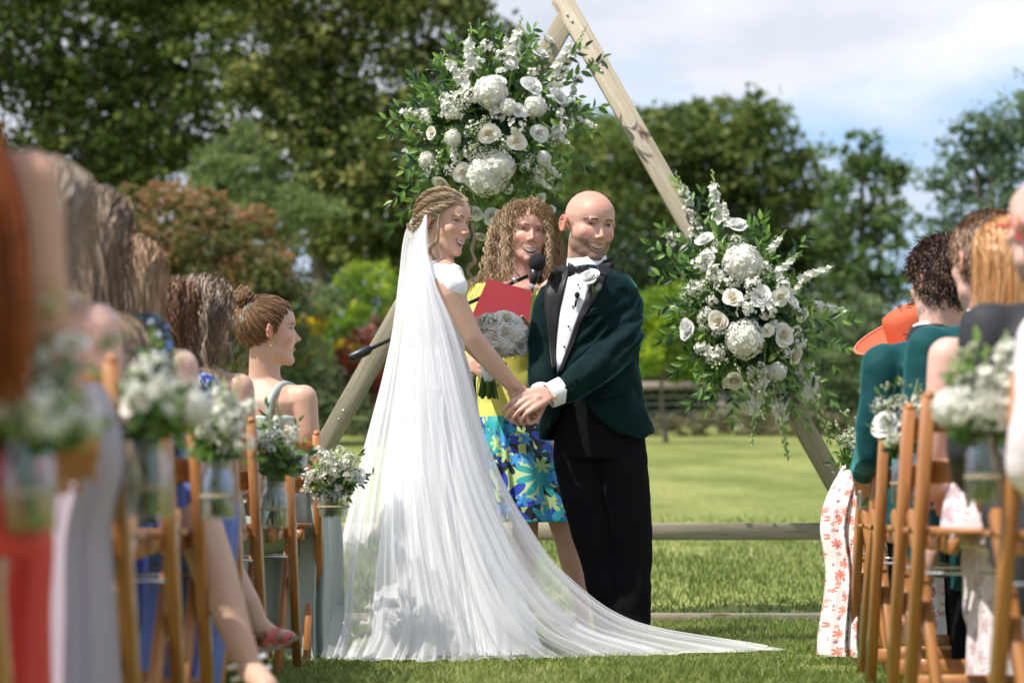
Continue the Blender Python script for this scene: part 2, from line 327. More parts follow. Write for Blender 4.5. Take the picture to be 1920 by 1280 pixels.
def flowerprint(name, ground, cols, scale, petals, blot, coord='gc', density=.42):
    """printed cloth: scattered many-petalled flowers of several inks"""
    m, n, l, p = nodes(name); p.inputs['Roughness'].default_value = .65
    def math_(op, a, b=None, c=None):
        q = n.new('ShaderNodeMath'); q.operation = op
        for i, x in enumerate((a,b,c)):
            if x is None: continue
            if isinstance(x, (int,float)): q.inputs[i].default_value = x
            else: l.new(x, q.inputs[i])
        return q.outputs[0]
    at = n.new('ShaderNodeAttribute'); at.attribute_name = 'gc'; src = at.outputs['Vector']; cur = None
    for k, (c, sc, rad_, pet, off) in enumerate(cols):
        mp = n.new('ShaderNodeMapping'); mp.inputs['Scale'].default_value = (sc*scale,)*3; mp.inputs['Location'].default_value = (off,off*1.7,0); l.new(src, mp.inputs[0])
        v = n.new('ShaderNodeTexVoronoi'); v.voronoi_dimensions = '2D'; v.inputs['Scale'].default_value = 1; v.inputs['Randomness'].default_value = .8; l.new(mp.outputs[0], v.inputs[0])
        sb = n.new('ShaderNodeVectorMath'); sb.operation = 'SUBTRACT'; l.new(mp.outputs[0], sb.inputs[0]); l.new(v.outputs['Position'], sb.inputs[1])
        sx = n.new('ShaderNodeSeparateXYZ'); l.new(sb.outputs[0], sx.inputs[0]); ang = math_('ARCTAN2', sx.outputs[1], sx.outputs[0])
        cs = math_('ABSOLUTE', math_('COSINE', math_('MULTIPLY', ang, pet/2.))); r_ = math_('MULTIPLY', math_('ADD', math_('MULTIPLY', cs, .75), .25), rad_)
        msk = math_('LESS_THAN', v.outputs['Distance'], r_)
        mix = n.new('ShaderNodeMixRGB'); l.new(msk, mix.inputs[0]); mix.inputs[2].default_value = (*c,1)
        if cur is None: mix.inputs[1].default_value = (*ground,1)
        else: l.new(cur, mix.inputs[1])
        cur = mix.outputs[0]
    l.new(cur, p.inputs['Base Color']); return m
SKIRT = flowerprint('blue_green_flower_print', (.50,.62,.30), [((.006,.008,.02),9,.62,7,.3),((.02,.05,.40),7,.50,9,3.1),((.02,.34,.36),8.0,.52,11,5.2),((.012,.02,.03),12,.30,5,7.7),((.45,.60,.25),13,.28,6,9.4),((.05,.30,.70),17,.30,5,1.4)], .62, 8, .5)
CORALP = flowerprint('coral_flower_print', (.78,.76,.74), [((.75,.20,.14),17,.32,7,.3),((.70,.32,.26),25,.22,5,3.3),((.30,.12,.22),20,.14,5,6.3)], 1, 8, .5)
BLUEP = flowerprint('blue_sprig_print', (.62,.68,.82), [((.04,.09,.48),16,.46,6,.3),((.03,.05,.30),24,.34,5,3.3)], 1, 8, .5)
DARKP = flowerprint('dark_meadow_print', (.006,.008,.016), [((.10,.24,.60),22,.36,5,.3),((.55,.65,.75),29,.26,5,3.3),((.05,.12,.12),18,.3,4,6.3)], 1, 8, .5)
PINKP = flowerprint('pale_pink_print', (.70,.62,.66), [((.50,.36,.40),18,.4,6,.3),((.80,.76,.78),22,.34,5,3.3)], 1, 8, .5)
# ================================================================ SETTING
def lawnmat():
    m, n, l, p = nodes('mown_grass'); p.inputs['Roughness'].default_value = .8; p.inputs['Specular IOR Level'].default_value = .15
    t = n.new('ShaderNodeTexCoord'); cur = None
    def noise(sc, det, st=(1,1,1)):
        mp = n.new('ShaderNodeMapping'); mp.inputs['Scale'].default_value = st; l.new(t.outputs['Object'], mp.inputs[0])
        q = n.new('ShaderNodeTexNoise'); q.inputs['Scale'].default_value = sc; q.inputs['Detail'].default_value = det; l.new(mp.outputs[0], q.inputs[0]); return q.outputs[0]
    a = noise(1.1, 6, (1,.45,1)); b = noise(22, 4, (1,.5,1)); c = noise(90, 3)
    r = n.new('ShaderNodeValToRGB'); e = r.color_ramp.elements; e[0].position = .30; e[0].color = (.125,.160,.036,1); e[1].position = .66; e[1].color = (.265,.275,.095,1); l.new(a, r.inputs[0])
    r2 = n.new('ShaderNodeValToRGB'); e = r2.color_ramp.elements; e[0].position = .3; e[0].color = (.72,.72,.72,1); e[1].position = .7; e[1].color = (1.22,1.18,1.1,1); l.new(b, r2.inputs[0])
    r3 = n.new('ShaderNodeValToRGB'); e = r3.color_ramp.elements; e[0].position = .3; e[0].color = (.7,.75,.7,1); e[1].position = .7; e[1].color = (1.2,1.2,1.1,1); l.new(c, r3.inputs[0])
    m1 = n.new('ShaderNodeMixRGB'); m1.blend_type = 'MULTIPLY'; m1.inputs[0].default_value = 1; l.new(r.outputs[0], m1.inputs[1]); l.new(r2.outputs[0], m1.inputs[2])
    m2 = n.new('ShaderNodeMixRGB'); m2.blend_type = 'MULTIPLY'; m2.inputs[0].default_value = 1; l.new(m1.outputs[0], m2.inputs[1]); l.new(r3.outputs[0], m2.inputs[2]); l.new(m2.outputs[0], p.inputs['Base Color'])
    bp = n.new('ShaderNodeBump'); bp.inputs['Strength'].default_value = .7; bp.inputs['Distance'].default_value = .04; l.new(b, bp.inputs['Height']); l.new(bp.outputs[0], p.inputs['Normal']); return m
ys = np.concatenate([np.arange(-4,9,.5), np.arange(9,14,.15), np.arange(14,46,.5), [50,60,80,120,200,400,800,1500]])
xs = np.concatenate([[-900,-300,-120,-60,-35], np.arange(-20,20.1,.5), [35,60,120,300,900]])
X, Y = np.meshgrid(xs, ys); Z = ground_z(Y) + .012*vnoise(np.stack([X.ravel()*.8, Y.ravel()*.8, 0*X.ravel()],1)).reshape(X.shape)*(Y > 10)
mb = MB(); mb.grid(np.stack([X,Y,Z],-1)); lawn = mb.put('lawn', lawnmat(), kind='structure')
# blades over the nearer grass
GRASS = mat('grass_blade', (.1,.2,.03), .5, ramp=[(0,(.10,.15,.032)),(.5,(.225,.29,.07)),(.85,(.38,.39,.14)),(1,(.50,.47,.26))], trans=.35, spec=.3)
def blades(n, x0, x1, y0, y1, h, wd, yfar=99):
    """n blades, each a bent strip of two quads"""
    u = RNG.random(n); y = y0 + (y1-y0)*u; x = x0 + (x1-x0)*RNG.random(n)
    edge = np.clip(np.minimum((x-x0),(x1-x))/.5,0,1)*np.clip((yfar-y)/3.5,0,1); keep = (fbm(np.stack([x*5,y*5,0*x],1), 2, 5)+.85 > RNG.random(n)*.9) & (edge > RNG.random(n)); x, y = x[keep], y[keep]; n = len(x)
    a = RNG.random(n)*2*pi; H = h*(.5+RNG.random(n)*.9)*(1+.35*fbm(np.stack([x*3,y*3,0*x],1), 2, 9)); ln = H*(.15+RNG.random(n)*.9); b = RNG.random(n)*2*pi; z = ground_z(y)
    cx, cy = np.cos(a)*wd/2, np.sin(a)*wd/2; lx, ly = np.cos(b)*ln, np.sin(b)*ln; V = np.zeros((n,6,3))
    for k, (f, wk, zz) in enumerate(((0,1,0),(.35,.85,.62),(1,.15,1))):
        V[:,2*k] = np.stack([x+lx*f-cx*wk, y+ly*f-cy*wk, z+H*zz-.004],1); V[:,2*k+1] = np.stack([x+lx*f+cx*wk, y+ly*f+cy*wk, z+H*zz-.004],1)
    i = np.arange(n)[:,None]*6; F = np.concatenate([i+[0,1,3,2], i+[2,3,5,4]])
    t = np.clip(.42+.22*fbm(np.stack([x*2,y*1.2,0*x],1), 3, 3)+.2*RNG.standard_normal(n), 0, 1); return V.reshape(-1,3), F, np.repeat(t, 6)
for nm, a in (('grass', (150000,-2.8,3.2,6.6,10.6,.030,.0042)), ('grass', (75000,-4.2,4.6,10.6,18,.034,.009,18))):
    V, F, t = blades(*a); o = link(nm, mesh('grass', V, F, GRASS, False, t), kind='stuff')
# ---- trees and shrubs
def leafcloud(lobes, n, size, clump=.14, per=30, shell=.55, tone0=.5, flat=1, redtop=0, seed=0, aspect=1.7):
    """leaf sized faces in uneven clumps through the lobes (centre, radii)"""
    A = np.array([np.prod(np.atleast_1d(r)*np.ones(3))**(2/3) for c, r in lobes]); cnt = np.maximum((n*A/A.sum()).astype(int), 20)
    P = []; T = []
    for (c, r), k in zip(lobes, cnt):
        r = np.ones(3)*r; nc = max(k//per, 3); d = RNG.standard_normal((nc,3)); d /= np.linalg.norm(d,axis=1)[:,None]
        rr = shell + (1.06-shell)*RNG.random(nc)**.6; cc = d*rr[:,None]*(1+.22*fbm(d*2.3+seed, 2, 11))[:,None]
        ct = tone0 + .2*RNG.standard_normal(nc); i = RNG.integers(0, nc, k); sg = clump*(.5+RNG.random(nc))[i][:,None]
        p = cc[i] + RNG.standard_normal((k,3))*sg*[1,1,.6]; P.append(np.asarray(c)+p*r)
        T.append(np.clip(ct[i] + .14*RNG.standard_normal(k) + (redtop*np.clip(p[:,2]-.15,0,1)), 0, 1))
    P = np.concatenate(P); T = np.concatenate(T); k = len(P); s = size*(.6+.8*RNG.random(k))
    a = RNG.standard_normal((k,3)); a /= np.linalg.norm(a,axis=1)[:,None]; b = np.cross(a, RNG.standard_normal((k,3))); b /= np.linalg.norm(b,axis=1)[:,None]
    a = a*s[:,None]; b = b*s[:,None]/aspect
    V = np.stack([P-a*.5, P+b*.5, P+a*.5, P-b*.5],1).reshape(-1,3); return V, np.arange(4*k).reshape(-1,4), np.repeat(T,4)
def foliage(name, cols, tr=.5): return mat(name, cols[1], .5, ramp=[(0,cols[0]),(.5,cols[1]),(1,cols[2])], trans=tr, spec=.35)
F_OLIVE = foliage('olive_leaves', ((0.046,0.085,0.019),(0.134,0.198,0.041),(0.328,0.362,0.095)))
F_YEL = foliage('yellowing_leaves', ((0.049,0.085,0.019),(0.153,0.205,0.046),(0.505,0.478,0.164)))
F_GREEN = foliage('green_leaves', ((0.039,0.083,0.027),(0.110,0.188,0.048),(0.237,0.327,0.099)))
F_BLUE = foliage('grey_green_leaves', ((0.069,0.119,0.063),(0.168,0.248,0.129),(0.317,0.416,0.237)))
F_DARK = foliage('dark_leaves', ((0.017,0.036,0.012),(0.039,0.080,0.026),(0.099,0.149,0.049)))
F_RUST = foliage('rusty_leaves', ((0.067,0.095,0.027),(0.185,0.207,0.058),(0.470,0.224,0.118)))
F_LIME = foliage('lime_leaves', ((0.099,0.198,0.024),(0.259,0.396,0.039),(0.693,0.793,0.058)))
F_RED = foliage('red_leaves', ((0.099,0.119,0.039),(0.336,0.069,0.058),(0.713,0.159,0.119)))
F_GOLD = foliage('yellow_flowers', ((0.198,0.278,0.039),(0.793,0.653,0.039),(1.150,0.849,0.052)))
F_CEDAR = foliage('cedar_needles', ((0.069,0.123,0.039),(0.179,0.259,0.080),(0.336,0.396,0.139)))
F_PALE = foliage('pale_shrub_leaves', ((0.099,0.159,0.069),(0.278,0.356,0.159),(0.554,0.634,0.356)))
F_BROWN = foliage('dry_stems', ((0.112,0.112,0.056),(0.246,0.224,0.123),(0.470,0.381,0.269)))
BARK = mat('bark', (.16,.13,.10), .9, var=.3, vs=6, bump=.5, bs=12)
def plant(name, label, cat, Y, lobes, n, size, m, stems, group=None, spread=.5, dy=0, **k):
    """lobes: (px, py, rx_px, rz_px[, extra depth]) as seen at depth Y; stems: ((px0, px1, py1), radius)"""
    s = S(Y); x0 = np.mean([a[0] for a in lobes]); gz = float(ground_z(Y)); b = np.array([W(x0,800,Y)[0], Y, gz])
    t = thing(name, b, label, cat, group); L3 = []
    for a in lobes:
        dd = a[4] if len(a) > 4 else RNG.uniform(-1,1)*spread*a[2]/s; c = W(a[0], a[1], Y); c[1] += dd; L3.append((c, (a[2]/s, max(a[2],a[3])/s*.8, a[3]/s)))
    V, F, T = leafcloud(L3, n, size, **k); link('crown' if cat == 'tree' else 'foliage', mesh('crown', V-b, F, m, False, T), t, 'stuff')
    mb = MB()
    for (p0, p1, y1), r in stems:
        a = W(p0, 800, Y); a[2] = gz-.05; c = W(p1, y1, Y); mid = (a+c)/2 + [RNG.uniform(-.1,.1), 0, 0]
        mb.tube(cr([a,mid,c], 12), np.linspace(r, r*.45, 12), 8)
        for q in range(4):
            e = np.array(L3[RNG.integers(len(L3))][0]); s0 = a+(c-a)*RNG.uniform(.45,.9); mb.tube(cr([s0,(s0+e)/2+[0,0,.2],e], 8), np.linspace(r*.4, r*.1, 8), 6)
    if mb.n: mb.put('trunk' if cat == 'tree' else 'stem', BARK, t)
    return t
TG = 'tall trees behind the lawn'
plant('broadleaf_tree', 'big dark olive tree filling the top corner beside the guests with long hair', 'tree', 44, [(-60,40,190,190),(60,250,150,150),(150,80,170,150),(330,-60,180,110),(210,250,150,120),(320,220,120,120),(250,-120,250,130),(60,-120,200,150),(-30,400,160,160),(330,330,140,110),(430,120,120,110),(400,20,100,50),(250,60,120,110)], 48300, 0.156, F_OLIVE, [((150,180,200),.28)], TG, seed=1)
plant('broadleaf_tree', 'tall tree with yellowing leaves rising behind the bride and the white flowers', 'tree', 42, [(640,-60,190,150),(560,130,120,120),(690,160,150,150),(820,60,110,120),(640,300,140,130),(760,330,140,140),(900,160,90,110),(560,290,110,110),(840,430,150,130),(660,420,120,90),(500,200,80,90),(960,300,80,110),(955,90,55,45),(480,-90,150,100),(790,-90,160,120)], 48300, 0.147, F_YEL, [((742,735,300),.17),((600,590,250),.2)], TG, seed=2)
plant('cedar_tree', 'soft grey green weeping conifer in the gap between the big trees', 'tree', 39, [(455,300,70,50),(430,345,75,55),(470,390,90,50),(540,400,100,45),(450,265,30,45),(390,340,45,60),(520,350,60,40)], 12600, 0.101, F_CEDAR, [((455,452,300),.1)], None, aspect=3.2, shell=.3)
plant('broadleaf_tree', 'round dark green tree standing behind the groom and the leaning beam', 'tree', 50, [(1300,320,120,110),(1410,330,110,120),(1190,340,110,110),(1480,420,100,110),(1250,270,80,70),(1350,250,75,65),(1430,250,55,60),(1500,540,110,110),(1350,480,150,150),(1160,490,140,140),(1260,620,160,110),(1420,640,140,110),(1060,420,110,130),(1320,215,30,35),(1412,205,30,35),(960,500,130,130)], 52500, 0.156, F_OLIVE, [((1300,1310,330),.3)], TG, seed=3, tone0=.46)
plant('broadleaf_tree', 'paler green tree top showing between the leaning beam and the bald groom', 'tree', 56, [(1110,290,80,80),(1060,260,70,70),(1150,330,90,90),(1010,330,90,110)], 10500, 0.156, F_GREEN, [((1110,1110,330),.2)], TG, seed=4, tone0=.7)
plant('poplar_tree', 'slim airy poplar with sky showing through its leaves', 'tree', 46, [(1590,330,50,60),(1620,280,32,55),(1650,350,55,60),(1610,420,65,60),(1670,430,50,60),(1600,520,70,70),(1660,540,60,70),(1570,620,90,80),(1660,650,80,80),(1590,275,18,30),(1675,330,22,40),(1550,440,40,60)], 9975, 0.120, F_GREEN, [((1620,1618,300),.09),((1640,1660,340),.07)], TG, seed=5, tone0=.55, shell=.2, clump=.2)
plant('willow_tree', 'loose grey green tree above the brown haired guests', 'tree', 40, [(1890,250,70,70),(1830,310,80,60),(1900,380,80,80),(1800,420,70,60),(1860,480,80,60),(1770,340,40,40),(1960,200,80,80),(1940,470,80,90),(1790,560,90,70),(1730,640,90,80),(1850,640,120,90),(1815,245,35,35)], 15749, 0.110, F_BLUE, [((1850,1860,330),.14)], TG, seed=6, shell=.2, clump=.2, tone0=.42)
plant('hedge', 'dark evergreen hedge running behind the garden shrubs on the bride side', 'hedge', 47, [(x, 560+30*math.sin(x), 120, 150) for x in range(-60, 1200, 110)] + [(x, 740, 110, 100) for x in range(-60, 1900, 110)], 44100, 0.156, F_DARK, [], None, spread=.2, shell=.3)
plant('hedge', 'low dark hedge closing the gaps at the foot of the far trees', 'hedge', 49, [(x, 765, 120, 75) for x in range(-200, 2200, 110)], 30000, .20, F_DARK, [], None, spread=.15, shell=.2, tone0=.6)
plant('photinia_shrub', 'broad rusty tipped shrub above the brown haired guests', 'shrub', 33, [(230,430,90,75),(330,440,110,85),(430,470,100,80),(190,520,110,100),(300,540,130,100),(430,560,110,90),(500,540,70,80),(300,370,40,30),(245,365,30,25),(385,385,40,35),(480,430,50,40),(160,620,110,100),(380,650,150,100),(150,400,60,50)], 31499, 0.078, F_RUST, [((300,300,500),.05)], None, redtop=.55, tone0=.42, spread=.4)
SG = 'garden shrubs beyond the lawn'
plant('conifer_shrub', 'drooping lime green conifer with a bright yellow green top', 'shrub', 35, [(690,520,50,35),(660,570,45,60),(720,560,45,60),(640,620,35,60),(700,630,60,60),(600,640,40,60),(750,600,45,80),(780,640,40,80)], 14699, 0.064, F_LIME, [((690,690,600),.05)], SG, aspect=3.5, tone0=.16, redtop=.62)
plant('flowering_shrub', 'shrub with small golden yellow flowers left of the lime conifer', 'shrub', 34, [(590,600,22,28),(575,650,28,50),(612,585,16,14),(655,655,28,18)], 3674, 0.055, F_GOLD, [((590,590,640),.03)], SG, tone0=.5)
plant('flowering_shrub', 'red leaved shrub behind the lower end of the wooden beam', 'shrub', 33.5, [(700,620,26,26),(670,660,40,36),(710,690,40,50),(640,700,24,40),(745,640,30,50),(700,740,40,30),(800,650,50,60)], 7874, 0.055, F_RED, [((700,700,680),.03)], SG, tone0=.5)
plant('leafy_shrub', 'pale grey green shrub at the lawn edge beside the bun haired guest', 'shrub', 33, [(600,720,50,50),(640,760,55,45),(570,780,60,40),(560,680,50,60),(540,600,45,60),(680,780,50,30),(600,560,50,30)], 12600, 0.055, F_PALE, [((600,600,740),.03)], SG, tone0=.38)
plant('leafy_shrub', 'bright yellow green bush between the groom and the lower flowers', 'shrub', 34, [(1250,580,50,45),(1235,640,50,55),(1290,660,50,50),(1300,600,40,40),(1190,640,60,80)], 8400, 0.074, F_LIME, [((1250,1250,640),.04)], SG, tone0=.42)
plant('leafy_shrub', 'soft green shrub at the lawn edge below the hanging flowers', 'shrub', 38, [(1560,640,80,70),(1620,700,80,70),(1520,740,90,50),(1700,740,80,50),(1610,600,60,60),(1440,760,80,40),(1570,780,80,35)], 15749, 0.074, F_PALE, [((1560,1560,700),.04)], SG, tone0=.22)
plant('leafy_shrub', 'low dry flower bed along the far lawn edge by the fence', 'shrub', 37.2, [(x, 796, 42, 24) for x in range(1140, 1700, 50)] + [(x, 800, 40, 20) for x in range(560, 800, 50)], 12600, 0.055, F_BROWN, [], SG, tone0=.4)
plant('leafy_shrub', 'mid green bushes under the round tree behind the fence', 'shrub', 43, [(x, 690+20*math.sin(x), 80, 70) for x in range(1150, 1950, 80)], 18900, 0.101, F_GREEN, [], SG, tone0=.45)
# the same planting goes on to both sides of the view
plant('hedge', 'dark evergreen hedge carrying on beyond the bride side of the garden', 'hedge', 46, [(x, 640+40*math.sin(x), 190, 210) for x in range(-2600, -100, 170)], 15000, .32, F_DARK, [], None, spread=.2, shell=.3)
plant('broadleaf_tree', 'big green tree beyond the hedge on the far bride side', 'tree', 50, [(-900,150,260,260),(-1250,260,260,220),(-500,120,240,240),(-1600,350,220,220),(-700,380,300,200),(-2100,300,300,260)], 13000, .30, F_OLIVE, [((-900,-900,300),.3)], TG, seed=8)
plant('hedge', 'dark evergreen hedge carrying on beyond the groom side of the garden', 'hedge', 46, [(x, 650+40*math.sin(x), 190, 200) for x in range(2050, 4600, 170)], 15000, .32, F_DARK, [], None, spread=.2, shell=.3)
plant('broadleaf_tree', 'big green tree beyond the hedge on the far groom side', 'tree', 50, [(2700,260,260,240),(3100,300,280,240),(2350,330,200,200),(3700,330,300,240)], 11000, .30, F_OLIVE, [((2700,2700,300),.3)], TG, seed=9)
# post and rail fence far behind the lawn
FY = 39.; fz = float(ground_z(FY)); fb = np.array([3.2, FY, fz]); fn = thing('garden_fence', fb, 'low pale post and rail fence with wire behind the far lawn edge', 'fence')
for z in (.76,):
    for k in range(4): x0 = 1.6+k*1.8; MB().bar((x0,FY,fz+z),(x0+1.79,FY,fz+z),.12,.05, up=(0,1,0)).put('rail', W_FENCE, fn)
for k in range(5): MB().bar((1.6+k*1.8,FY+.09,fz-.1),(1.6+k*1.8,FY+.09,fz+.86),.11,.1).put('fence_post', W_FENCE, fn)
mbw = MB()
for z in np.arange(.1,.7,.12): mbw.tube([(1.6,FY+.03,fz+z),(8.8,FY+.03,fz+z)], .006, 4)
mbw.put('wire', CHROME, fn)
# ================================================================ FLOWERS (shared meshes)
def petal(wd, ht, R0, lean, curl, th, tone, nx=7, ny=5):
    a = np.linspace(-1,1,nx)[None]; b = np.linspace(0,1,ny)[:,None]; bb = b*(1-.20*a*a*b)
    r = R0*(.45+.55*bb) + lean*bb**2; ww = wd*(.55+.45*np.sin(bb*pi*.62)); ang = th + a*ww/np.maximum(r,.08)*.5
    r = r*(1-.05*a*a) + curl*bb**3*(.75+.25*a*a); z = ht*bb - curl*.7*bb**4
    return np.stack([r*np.cos(ang), r*np.sin(ang), z+0*a], -1), np.broadcast_to(np.clip(tone+.15*b+0*a,0,1), (ny,nx)).ravel()
def rose_mesh(seed, m, n=16, open_=1., cream=.2):
    g = np.random.default_rng(seed); mb = MB()
    for i in range(n):
        f = i/(n-1); R = .08+.55*f**.8*open_; P, t = petal(.85+.75*f, .62+.12*f-.25*f*f, R, .25*f*open_, .28*f*f, i*2.4+g.normal()*.2, cream+.65*f)
        mb.grid(P + g.normal(0,.012,P.shape), tone=t)
    mb.ell((0,0,.12), (.42,.42,.3), n=8, tone=.6)
    for i in range(5):
        P, t = petal(.22,.62,.10+.03*i,.02,-.10,i*1.9,cream); mb.grid(P, tone=t)
    mb.ell((0,0,.30), (.20,.20,.28), n=10, tone=cream+.1); return mb.mesh('rose', m)
def hydrangea_mesh(seed, n=120):
    g = np.random.default_rng(seed); mb = MB()
    for i in range(n):
        z = 1-1.35*(i+.5)/n; ph = i*2.39996; r = math.sqrt(max(1-z*z,0)); d = np.array([r*math.cos(ph), r*math.sin(ph), z]); c = d*(.86+.14*g.random())*(1+.03*math.sin(3*ph+seed)*r); R = frame(d+g.normal(0,.25,3), g.random()*6); tn = .55+.4*g.random()
        for k in range(4):
            a = k*pi/2; u = np.array([math.cos(a), math.sin(a), 0]); v = np.array([-math.sin(a), math.cos(a), 0]); s = .145+.03*g.random()
            P = np.array([[0,0,0]+u*.02, u*s*.55-v*s*.52+[0,0,.05], u*s*1.1+[0,0,-.01], u*s*.55+v*s*.52+[0,0,.05]]); mb.add(P@R.T+c, q=[[0,1,2,3]], tone=tn)
    mb.ell((0,0,0), .82, n=12, tone=.4); return mb.mesh('hydrangea', PETAL)
def floret(mb, c, d, s, tone, g, k=5):
    R = frame(d, g.random()*6)
    for i in range(k):
        a = i*2*pi/k; u = np.array([math.cos(a), math.sin(a), .25]); v = np.array([-math.sin(a), math.cos(a), 0]); e = s*(.8+.4*g.random())
        P = np.array([[0,0,-.2*s], u*e*.5-v*e*.42+[0,0,.18*e], u*e, u*e*.5+v*e*.42+[0,0,.18*e]]); mb.add(P@R.T+c, q=[[0,1,2,3]], tone=np.clip(tone+np.array([-.15,0,.1,0]),0,1))
def spike_mesh(seed, full=.7, n=22):
    g = np.random.default_rng(seed); mb = MB()
    for i in range(n):
        f = i/n; a = i*2.4; d = np.array([math.cos(a), math.sin(a), .5+.6*f]); c = np.array([.03*math.sin(f*4), .02, f]) + d*(.055*(1-.6*f)); 
        if f < full: floret(mb, c, d, .135*(1-.45*f), .8+.2*g.random(), g, 5)
        else: mb.ell(c, (.028*(1.5-f),.028*(1.5-f),.045*(1.5-f)), n=6, tone=.15+.3*g.random())
    mb.tube([(0,0,-.5),(.0,0,0),(.03*math.sin(4),.02,1)], [.014,.012,.006], 5, tone=.05); return mb.mesh('stock_spike', BUDM)
def cluster_mesh(seed, n=26, s=.26, k=5, tone=.85):
    g = np.random.default_rng(seed); mb = MB()
    for i in range(n):
        d = g.standard_normal(3); d[2] = abs(d[2]); d /= np.linalg.norm(d); c = d*(.55+.5*g.random()); floret(mb, c, d, s*(.6+.7*g.random()), tone+.15*g.random(), g, k)
        mb.tube([c*.1, c], .012, 3, tone=.05)
    return mb.mesh('blossom_cluster', BUDM)
def bud_mesh(seed, n=7):
    g = np.random.default_rng(seed); mb = MB()
    for i in range(n):
        c = np.array([g.normal()*.25, g.normal()*.25, .3+.7*g.random()]); mb.ell(c, (.11,.11,.17), n=8, tone=.35+.35*g.random()); mb.tube([(0,0,-.3), c*[.5,.5,.6], c], .02, 4, tone=.05)
    return mb.mesh('bud_sprig', BUDM)
def leaf_mesh(seed, m=None, wd=.36, tone=None):
    g = np.random.default_rng(seed); b = np.linspace(0,1,6)[:,None]; a = np.linspace(-1,1,3)[None]; wv = wd*.5*np.sin(pi*b**.8)**.8
    P = np.stack([a*wv, b+0*a, .10*np.abs(a)*np.sin(pi*b)-.22*b*b+0*a], -1); return MB().grid(P, tone=(g.random() if tone is None else tone)*np.ones(18)).mesh('leaf', m or LEAFM)
FL = {'rose': [rose_mesh(i, ROSE, cream=.1+.1*i) for i in range(3)], 'white': [rose_mesh(9+i, PETAL, cream=.55) for i in range(3)], 'hyd': [hydrangea_mesh(i) for i in range(2)],
      'spike': [spike_mesh(i, .62+.1*i) for i in range(3)], 'tail': [spike_mesh(7, .35, 26)], 'cl': [cluster_mesh(i) for i in range(4)], 'tiny': [cluster_mesh(30+i, 60, .11, 4, .75) for i in range(2)], 'bud': [bud_mesh(i) for i in range(3)]}
NAME = {'rose':'rose','white':'rose','hyd':'hydrangea','spike':'stock_spike','tail':'stock_spike','cl':'blossom_cluster','tiny':'blossom_cluster','bud':'bud_sprig'}
LEAVES = [leaf_mesh(i, LEAFM if i % 3 else LEAFD, .32+.05*(i%3), tone=(.1+.8*i/11)) for i in range(12)]
BROAD = [leaf_mesh(40+i, LEAFM, .62, tone=.3+.2*i) for i in range(3)]
def place(me, name, p, R, s, parent):
    o = bpy.data.objects.new(name, me); COL.objects.link(o); o.parent = parent; l = np.asarray(p)-parent_loc(parent)
    M = Matrix.Identity(4)
    for i in range(3):
        for j in range(3): M[i][j] = R[i][j]*(s if np.ndim(s) == 0 else s[j])
        M[i][3] = l[i]
    o.matrix_basis = M; return o
def bloom(kind, p, nm, s, parent): return place(FL[kind][RNG.integers(len(FL[kind]))], NAME[kind], p, frame(nm, RNG.random()*6.28), s, parent)
class Leaves:
    """the largest leaves as parts of their own, the rest as one mass"""
    def __init__(s, parent, most=240): s.p = parent; s.k = 0; s.most = most; s.mb = MB(); s.md = MB()
    def add(s, p, d, up, size, broad=False):
        y = nrm(d); x = nrm(np.cross(y, up)); z = np.cross(x, y); R = np.stack([x,y,z],1); pool = BROAD if broad else LEAVES; me = pool[RNG.integers(len(pool))]
        if s.k < s.most: place(me, 'leaf', p, R, size, s.p); s.k += 1; return
        V = np.empty(len(me.vertices)*3); me.vertices.foreach_get('co', V); V = V.reshape(-1,3)*size@R.T+p
        i = np.arange(5)[:,None]*3+np.arange(2); i = i.ravel(); s.mb.add(V, q=np.stack([i,i+1,i+4,i+3],1), tone=RNG.random())
    def done(s):
        if s.mb.n: s.mb.put('foliage', LEAFM, s.p, kind='stuff')
def sprig(LV, st, p0, p1, sag, leaf, n, lw=.0022, face=(0,-1,0)):
    """a stem from p0 to p1 with paired leaves"""
    p0, p1 = np.asarray(p0, float), np.asarray(p1, float); mid = (p0+p1)/2+[RNG.normal()*.02, RNG.normal()*.02, sag]; C = cr([p0,mid,p1], 12); st.tube(C, np.linspace(lw,lw*.4,12), 4, tone=.5)
    for i in range(n):
        f = .22+.78*(i+.5)/n; k = min(int(f*11), 10); c = C[k]+(C[k+1]-C[k])*(f*11-k); t = nrm(C[k+1]-C[k]); sd = nrm(np.cross(t, face))*(1 if i%2 else -1)
        d = t*.75+sd*.75+RNG.normal(0,.25,3); LV.add(c, d, np.asarray(face)*-1*-1+RNG.normal(0,.45,3), leaf*(1.1-.4*f)*(.75+.5*RNG.random()))
    LV.add(C[-1], C[-1]-C[-2], np.asarray(face)+RNG.normal(0,.3,3), leaf*.7)
# ================================================================ ARCH
YA = 10.4
def WA(x, y, d=0): return W(x, y, YA+d)
gA = float(ground_z(YA)); ab = np.array([W(1065,1160,YA)[0], YA, gA])
arch = thing('wooden_arch', ab, 'large triangular timber wedding arch standing on the lawn behind the couple', 'arch')
def AP(x, y, d=0): p = WA(x, y); p[1] += d; return p
MB().bar(AP(1051,-5), AP(1068+.566*1139,1164), .088, .047).put('beam', W_ARCH, arch)
MB().bar(AP(1073,16,.003), AP(1062-.566*1129,1164,.003), .088, .046).put('beam', W_ARCH, arch)
MB().bar(AP(545,996,.055), AP(1640,996,.055), .073, .045).put('rail', W_ARCH, arch)
MB().bar(AP(400,1161,.05), AP(1745,1161,.05), .05, .06).put('bottom_rail', W_ARCH, arch)
SCREW = MB().lathe((0,0,0), [(0,.002),(.005,.002),(.006,0)], 8).mesh('screw', CHROME)
